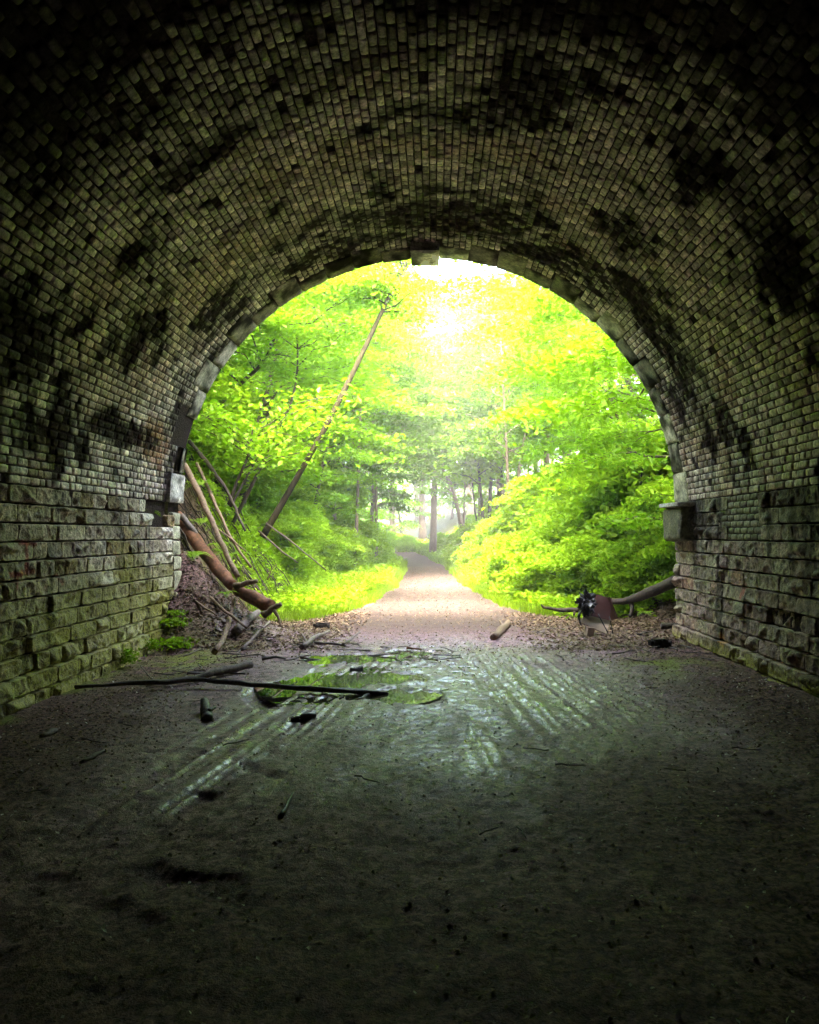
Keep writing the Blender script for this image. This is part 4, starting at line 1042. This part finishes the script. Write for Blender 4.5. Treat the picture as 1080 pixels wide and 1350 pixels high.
# fallen tree on the right
a = [P3(715, 800, 15.2), P3(740, 804, 15.2), P3(768, 803, 15.0), P3(795, 793, 14.6), P3(828, 791, 14.2), P3(858, 778, 13.7), P3(890, 764, 13.2)]
stick('fallen_tree', 'dark fallen trunk propped up at the right behind the dumped junk', 'log', a, [.025, .04, .045, .045, .065, .09, .10], M_bark, n=26, segs=10, rough=.14,
      branches=[([P3(829, 792, 14.2), P3(831, 800, 14.1), P3(828, 812, 14.0)], .05), ([P3(716, 800, 15.2), P3(712, 796, 15.2)], .03), ([P3(757, 803, 15.1), P3(755, 810, 15)], .04),
                ([P3(790, 796, 14.7), P3(800, 788, 14.6), P3(812, 793, 14.4)], .02)])
for i, (q, lab) in enumerate(((((838, 818), (860, 806), (888, 798)), 'brown broken branch heaped by the right jamb'), (((842, 826), (866, 818), (890, 812)), 'lower dark branch of the heap by the right jamb'),
      (((850, 812), (872, 804), (886, 792)), 'topmost branch of the heap by the right jamb'), (((838, 842), (850, 838), (858, 837)), 'bent dark stick on the littered ground in front of the heap'))):
    pts = [on(*p) for p in q]; pts = [(p[0], min(p[1], 12.9) , gz(p[0], min(p[1], 12.9))+.05+.07*(i % 3)) for p in pts] if i < 3 else [(p[0], p[1], p[2]+.03) for p in pts]
    stick('fallen_branch', lab, 'branch', pts, .05 if i < 3 else .02, M_wood_tan if i == 2 else M_bark, n=10)

# dumped junk: broken brown cabinet with a cream panel and black plastic
jx, jy, jz = on(782, 838); jk = empty('broken_cabinet', (jx, jy, jz), 'broken brown cabinet box with a cream panel dumped on the right of the path', 'furniture')
def plain(name, c, rough=.6): return mat_simple(name, [(.3, tuple(np.array(c)*.7)), (.7, c)], 9, rough, .3, .004)
M_jb = plain('brown_veneer', (.08, .022, .014)); M_jc = plain('cream_board', (.36, .28, .20)); M_jk = plain('black_plastic', (.012, .012, .013), .35)
def slab(name, c, sx, sy, sz, rot, mat, parent):
    me = rough_box(name, -sx/2, sx/2, -sy/2, sy/2, -sz/2, sz/2, (1, 1, 1), 5, .002, mat, 4, edge=.002); o = obj(name, me, parent, c); o.rotation_euler = [R_(q) for q in rot]; return o
slab('side_panel', (.11, .0, .43), .30, .03, .36, (-18, 14, 8), M_jb, jk)
slab('end_panel', (.27, .10, .40), .025, .26, .36, (-10, -18, 12), M_jb, jk)
slab('cream_panel', (.00, -.06, .20), .42, .025, .26, (-42, 24, -8), M_jc, jk)
slab('foot_block', (-.11, -.14, .07), .12, .10, .14, (10, 8, 20), M_jc, jk)
for q in (((.02, -.16, .34), (.16, -.2, .06)), ((.2, -.14, .30), (.24, -.2, .04))):
    a = Acc(); a.add(*tube_geo(np.linspace(q[0], q[1], 5), .009, 6)); obj('metal_strut', a.mesh('metal_strut', M_jk), jk)
# crumpled bag
rs = np.random.RandomState(12); u = np.linspace(0, math.pi, 22); w = np.linspace(0, 2*math.pi, 30, endpoint=False); U, W = np.meshgrid(u, w, indexing='ij')
D = np.stack([np.sin(U)*np.cos(W), np.sin(U)*np.sin(W), np.cos(U)], -1); nn = np.abs(fbm(D[..., 0]*3+9, D[..., 1]*3, D[..., 2]*3, 4, 31)-.5)
Rr = .17*(.55+2.4*nn); V = D*Rr[..., None]*np.array([1, .9, 1.15]); idx = np.arange(U.size).reshape(U.shape)
F = np.stack([idx[:-1], idx[1:], np.roll(idx, -1, 1)[1:], np.roll(idx, -1, 1)[:-1]], -1).reshape(-1, 4)
o = obj('plastic_bag', np_mesh('plastic_bag', V.reshape(-1, 3), F, M_jk, False), None, (jx-.13, jy-.05, jz+.50)); tag(o, 'crumpled black plastic sheet caught on top of the broken cabinet', 'plastic sheet')
stick('torn_strip', 'dangling black strip of plastic left of the cabinet', 'plastic strip', [(jx-.20, jy-.1, jz+.42), (jx-.28, jy-.12, jz+.3), (jx-.24, jy-.14, jz+.16)], .022, M_jk, n=10, rough=.5)

# ferns
def fern_mesh(seed, nf, L, el0=.9):
    rs = np.random.RandomState(seed); C = []; N = []; Vs = []; Fs = []; n = 0
    for i in range(nf):
        az = i*2.4+rs.rand(); l = L*(.7+.5*rs.rand()); m = 26; s = np.linspace(0.05, 1, m); el = el0*(.8+.4*rs.rand())
        P_ = np.stack([math.cos(az)*l*s*.8, math.sin(az)*l*s*.8, l*(el*s-.95*s*s)], -1); T = np.gradient(P_, axis=0); T /= np.linalg.norm(T, axis=1)[:, None]
        B = np.cross(T, [0, 0, 1.0]); B /= np.linalg.norm(B, axis=1)[:, None]; wd = l*.24*np.sin(np.pi*np.clip(s*.92+.06, 0, 1))**.8
        for sg in (-1, 1):
            a = P_; t = P_+sg*B*wd[:, None]+T*wd[:, None]*.35-np.array([0, 0, 1])*wd[:, None]*.2; h = l*.014
            V = np.stack([a-T*h, (a+t)/2-T*h*1.1, t, (a+t)/2+T*h*1.1], 1).reshape(-1, 3); Vs.append(V); Fs.append(np.arange(m*4).reshape(m, 4)+n); n += m*4
    V = np.concatenate(Vs); return np_mesh('fern', V, np.concatenate(Fs), M_fern, False, {'rnd': np.repeat(rs.rand(len(V)//4), 4)})
FM = [fern_mesh(1, 9, .5), fern_mesh(2, 7, .4), fern_mesh(3, 11, .6)]
for i, (p, s, lab) in enumerate(((P3(252, 735, 12.9), .9, 'green fern hanging over the long red brown log by the left jamb'), (P3(297, 784, 12.3), .6, 'small fern drooping under the break of the red brown logs'),
        (P3(195, 678, 11.5), .30, 'tiny fern growing in the broken top course of the left wall'), (P3(258, 640, 14.3), 1.0, 'fern high on the steep left bank beside the tunnel'),
        (P3(285, 720, 14.0), .8, 'fern on the left bank between the leaning poles'), (P3(300, 735, 14.1), .8, 'dark fern low on the left bank behind the poles'), (P3(262, 690, 14.1), .9, 'fern half hidden behind the tan leaning pole'),
        (P3(848, 808, 13.3), .5, 'small fern beside the branch heap on the right'))):
    tag(obj('fern', FM[i % 3], None, p), lab, 'fern', 'ferns round the tunnel mouth').scale = (s, s, s)
# tufts against the left wall foot and under the right wall
def tuft(seed, n, r, hgt):
    rs = np.random.RandomState(seed); C = np.stack([rs.normal(size=n)*r, rs.normal(size=n)*r, rs.rand(n)*hgt], -1)
    return leaf_mesh('weed', C, .035, rs, M_grass, .7)
TM = [tuft(1, 260, .10, .10), tuft(2, 200, .07, .22)]
for i, (px, py, k, s, lab) in enumerate(((116, 876, 1, .8, 'upright weed growing from the left wall footing'), (142, 862, 1, .7, 'second upright weed on the left wall footing, nearer the mouth'),
        (178, 818, 0, 1, 'low weed on the moss where the left wall is broken'), (205, 852, 0, 1.1, 'leafy weed patch at the end of the left wall'), (228, 858, 0, 1.2, 'leafy weed patch in front of the left scree'),
        (175, 850, 0, .7, 'small weed at the wall foot left of the leafy patch'))):
    x, y, z = on(px, py); x = max(x, XL+.12) ; tag(obj('weed', TM[k], None, (x, y, gz(x, y)+(.05 if k else .02))), lab, 'weed', 'weeds along the left wall foot').scale = (s, s, s)

# hanging roots and grass on the left bank face
def roots():
    rs = np.random.RandomState(6); acc = Acc()
    for i in range(170):
        y = rs.uniform(13.2, 19); x = foot_l(y)-rs.uniform(.3, 3.2); z = gz(x, y); L = rs.uniform(.4, 1.3)
        s = np.linspace(0, 1, 6); d = np.array([.75*L, rs.normal()*.12, -1.1*L])
        Q = np.stack([x+d[0]*s, y+d[1]*s, z+.06+d[2]*s+.15*np.sin(s*3)], -1)+rs.normal(size=(6, 3))*.03
        acc.add(*tube_geo(Q, rs.uniform(.005, .016), 4, cap=False))
    return acc.mesh('roots', M_bark)
tag(obj('roots', roots()), 'tangle of brown roots and dead stems on the steep left bank', 'roots', kind='stuff')

# leaf litter and chips
def litter_mesh(n, seed, xs, ys, test, size, flat=.35, mat=None, name='leaf_litter'):
    x, y, z, rs = scatter(n, seed, xs, ys, test); C = np.stack([x, y, z+(.016 if name == 'pale_chips' else .006)+.012*rs.rand(len(x))], -1)
    return leaf_mesh(name, C, size, rs, mat or M_litter, flat, 1.5)
edge = lambda x, y, rs: (np.abs(x-XC) < 3.6) & (rs.rand(len(x)) < .10+.9*sstep(1.6, 3.0, np.abs(x+.2)))
tag(obj('leaf_litter', litter_mesh(16000, 3, (-3.8, 3.6), (2.5, 12.5), edge, .016)), 'small dead leaves and chips strewn along the tunnel floor', 'leaf litter', kind='stuff')
tag(obj('leaf_litter', litter_mesh(26000, 4, (-4.6, 5), (11.2, 16.8), lambda x, y, rs: (np.abs(x-path_c(y)) > 1.2+.8*(rs.rand(len(x)))), .035)), 'thick layer of dead leaves and twigs outside the tunnel mouth', 'leaf litter', kind='stuff')
tag(obj('leaf_litter', litter_mesh(9000, 5, (-3, 3), (10, 40), lambda x, y, rs: (np.abs(x-path_c(y)) < path_hw(y)), .022)), 'scattered bits of leaf on the path', 'leaf litter', kind='stuff')
M_chip = mat_leaf('pale_chip', (0.45, 0.38, 0.34), (0.8, 0.7, 0.7), .05)
tag(obj('pale_chips', litter_mesh(2400, 8, (-3.7, 3.5), (2.4, 9.5), lambda x, y, rs: rs.rand(len(x)) < .35+.65*sstep(-1, 2, x), .015, .5, M_chip, 'pale_chips')), 'tiny pale chips and bits of leaf specking the dark foreground mud', 'chips', kind='stuff')
# twigs one could count
rs = np.random.RandomState(31); TW = []
for k in range(4):
    a = Acc(); s = np.linspace(0, 1, 6); L = (.14, .2, .3, .45)[k]
    Q = np.stack([L*(s-.5), .04*L*np.sin(s*5+k)+rs.normal(size=6)*.01, .01+0*s], -1); a.add(*tube_geo(Q, (.005, .006, .009, .012)[k]*(1-.4*s), 5, .2, k)); 
    TW.append([a.mesh('twig', mm) for mm in (M_wood_grey, M_wood_dark)])
    
spots = [(rs.uniform(-3.3, -1.6), rs.uniform(9.2, 12.3)) for _ in range(46)] + [(rs.uniform(1.6, 3.4), rs.uniform(10.0, 14.5)) for _ in range(30)] + [(rs.uniform(-3.4, 3.3), rs.uniform(3.4, 9)) for _ in range(26)] + [(rs.uniform(-1.8, .3), rs.uniform(10.3, 12)) for _ in range(40)]
for i, (x, y) in enumerate(spots):
    wh = ('foot of the left scree', 'littered ground outside on the right', 'open tunnel floor', 'wet ground by the far puddle')[0 if i < 46 else 1 if i < 76 else 2 if i < 102 else 3]
    k = (i*7) % 4 if (i < 76 or i > 101) else (i % 2); o = obj('twig', TW[k][(i//2) % 2], None, (x, y, gz(x, y)+.012)); o.rotation_euler = (0, rs.normal()*.08, rs.rand()*6.28)
    tag(o, 'small dead twig lying on the '+wh, 'twig', 'twigs on the '+wh)

# pebbles and clods as one mass
def clods():
    rs = np.random.RandomState(9); n = 5000
    x = rs.uniform(-3.7, 3.5, n); y = 2.6+rs.rand(n)**1.0*11.5; s = .003+.009*rs.rand(n)**4
    z = terrain(x, y); base = np.array([(1,0,0),(-1,0,0),(0,1,0),(0,-1,0),(0,0,.8),(0,0,-.6)]); 
    V = np.stack([x, y, z+s*.3], -1)[:, None]+base[None]*s[:, None, None]*(.6+.8*rs.rand(n, 6, 1))
    f = np.array([(0,2,4),(2,1,4),(1,3,4),(3,0,4),(2,0,5),(1,2,5),(3,1,5),(0,3,5)])
    return np_mesh('clods', V.reshape(-1, 3), (f[None]+np.arange(n)[:, None, None]*6).reshape(-1, 3), mat_simple('clod', [(.3, (.06, .042, .04)), (.7, (.26, .19, .17))], 4, .8), False)
tag(obj('clods', clods()), 'small stones and clods of mud all over the floor', 'gravel', kind='stuff')

# ------------------------------------------------------------------ haze
HAZE = 0.0028
if HAZE > 0:
    m, nt, out = newmat('haze'); pv_ = nt.nodes.new('ShaderNodeVolumePrincipled'); pv_.inputs['Density'].default_value = HAZE
    pv_.inputs['Color'].default_value = (.95, .98, .95, 1); pv_.inputs['Anisotropy'].default_value = .3; nt.links.new(pv_.outputs[0], out.inputs['Volume'])
    x0, x1, y0, y1, z0, z1 = -262, 262, -62, 302, -2.0, 48.0
    V = [(x0,y0,z0),(x1,y0,z0),(x1,y1,z0),(x0,y1,z0),(x0,y0,z1),(x1,y0,z1),(x1,y1,z1),(x0,y1,z1)]
    me = np_mesh('haze', np.array(V), np.array([(3,2,1,0),(4,5,6,7),(0,1,5,4),(1,2,6,5),(2,3,7,6),(3,0,4,7)]), m, False)
    tag(obj('haze', me), 'pale humid air hanging in the wooded cutting', 'haze', kind='stuff')
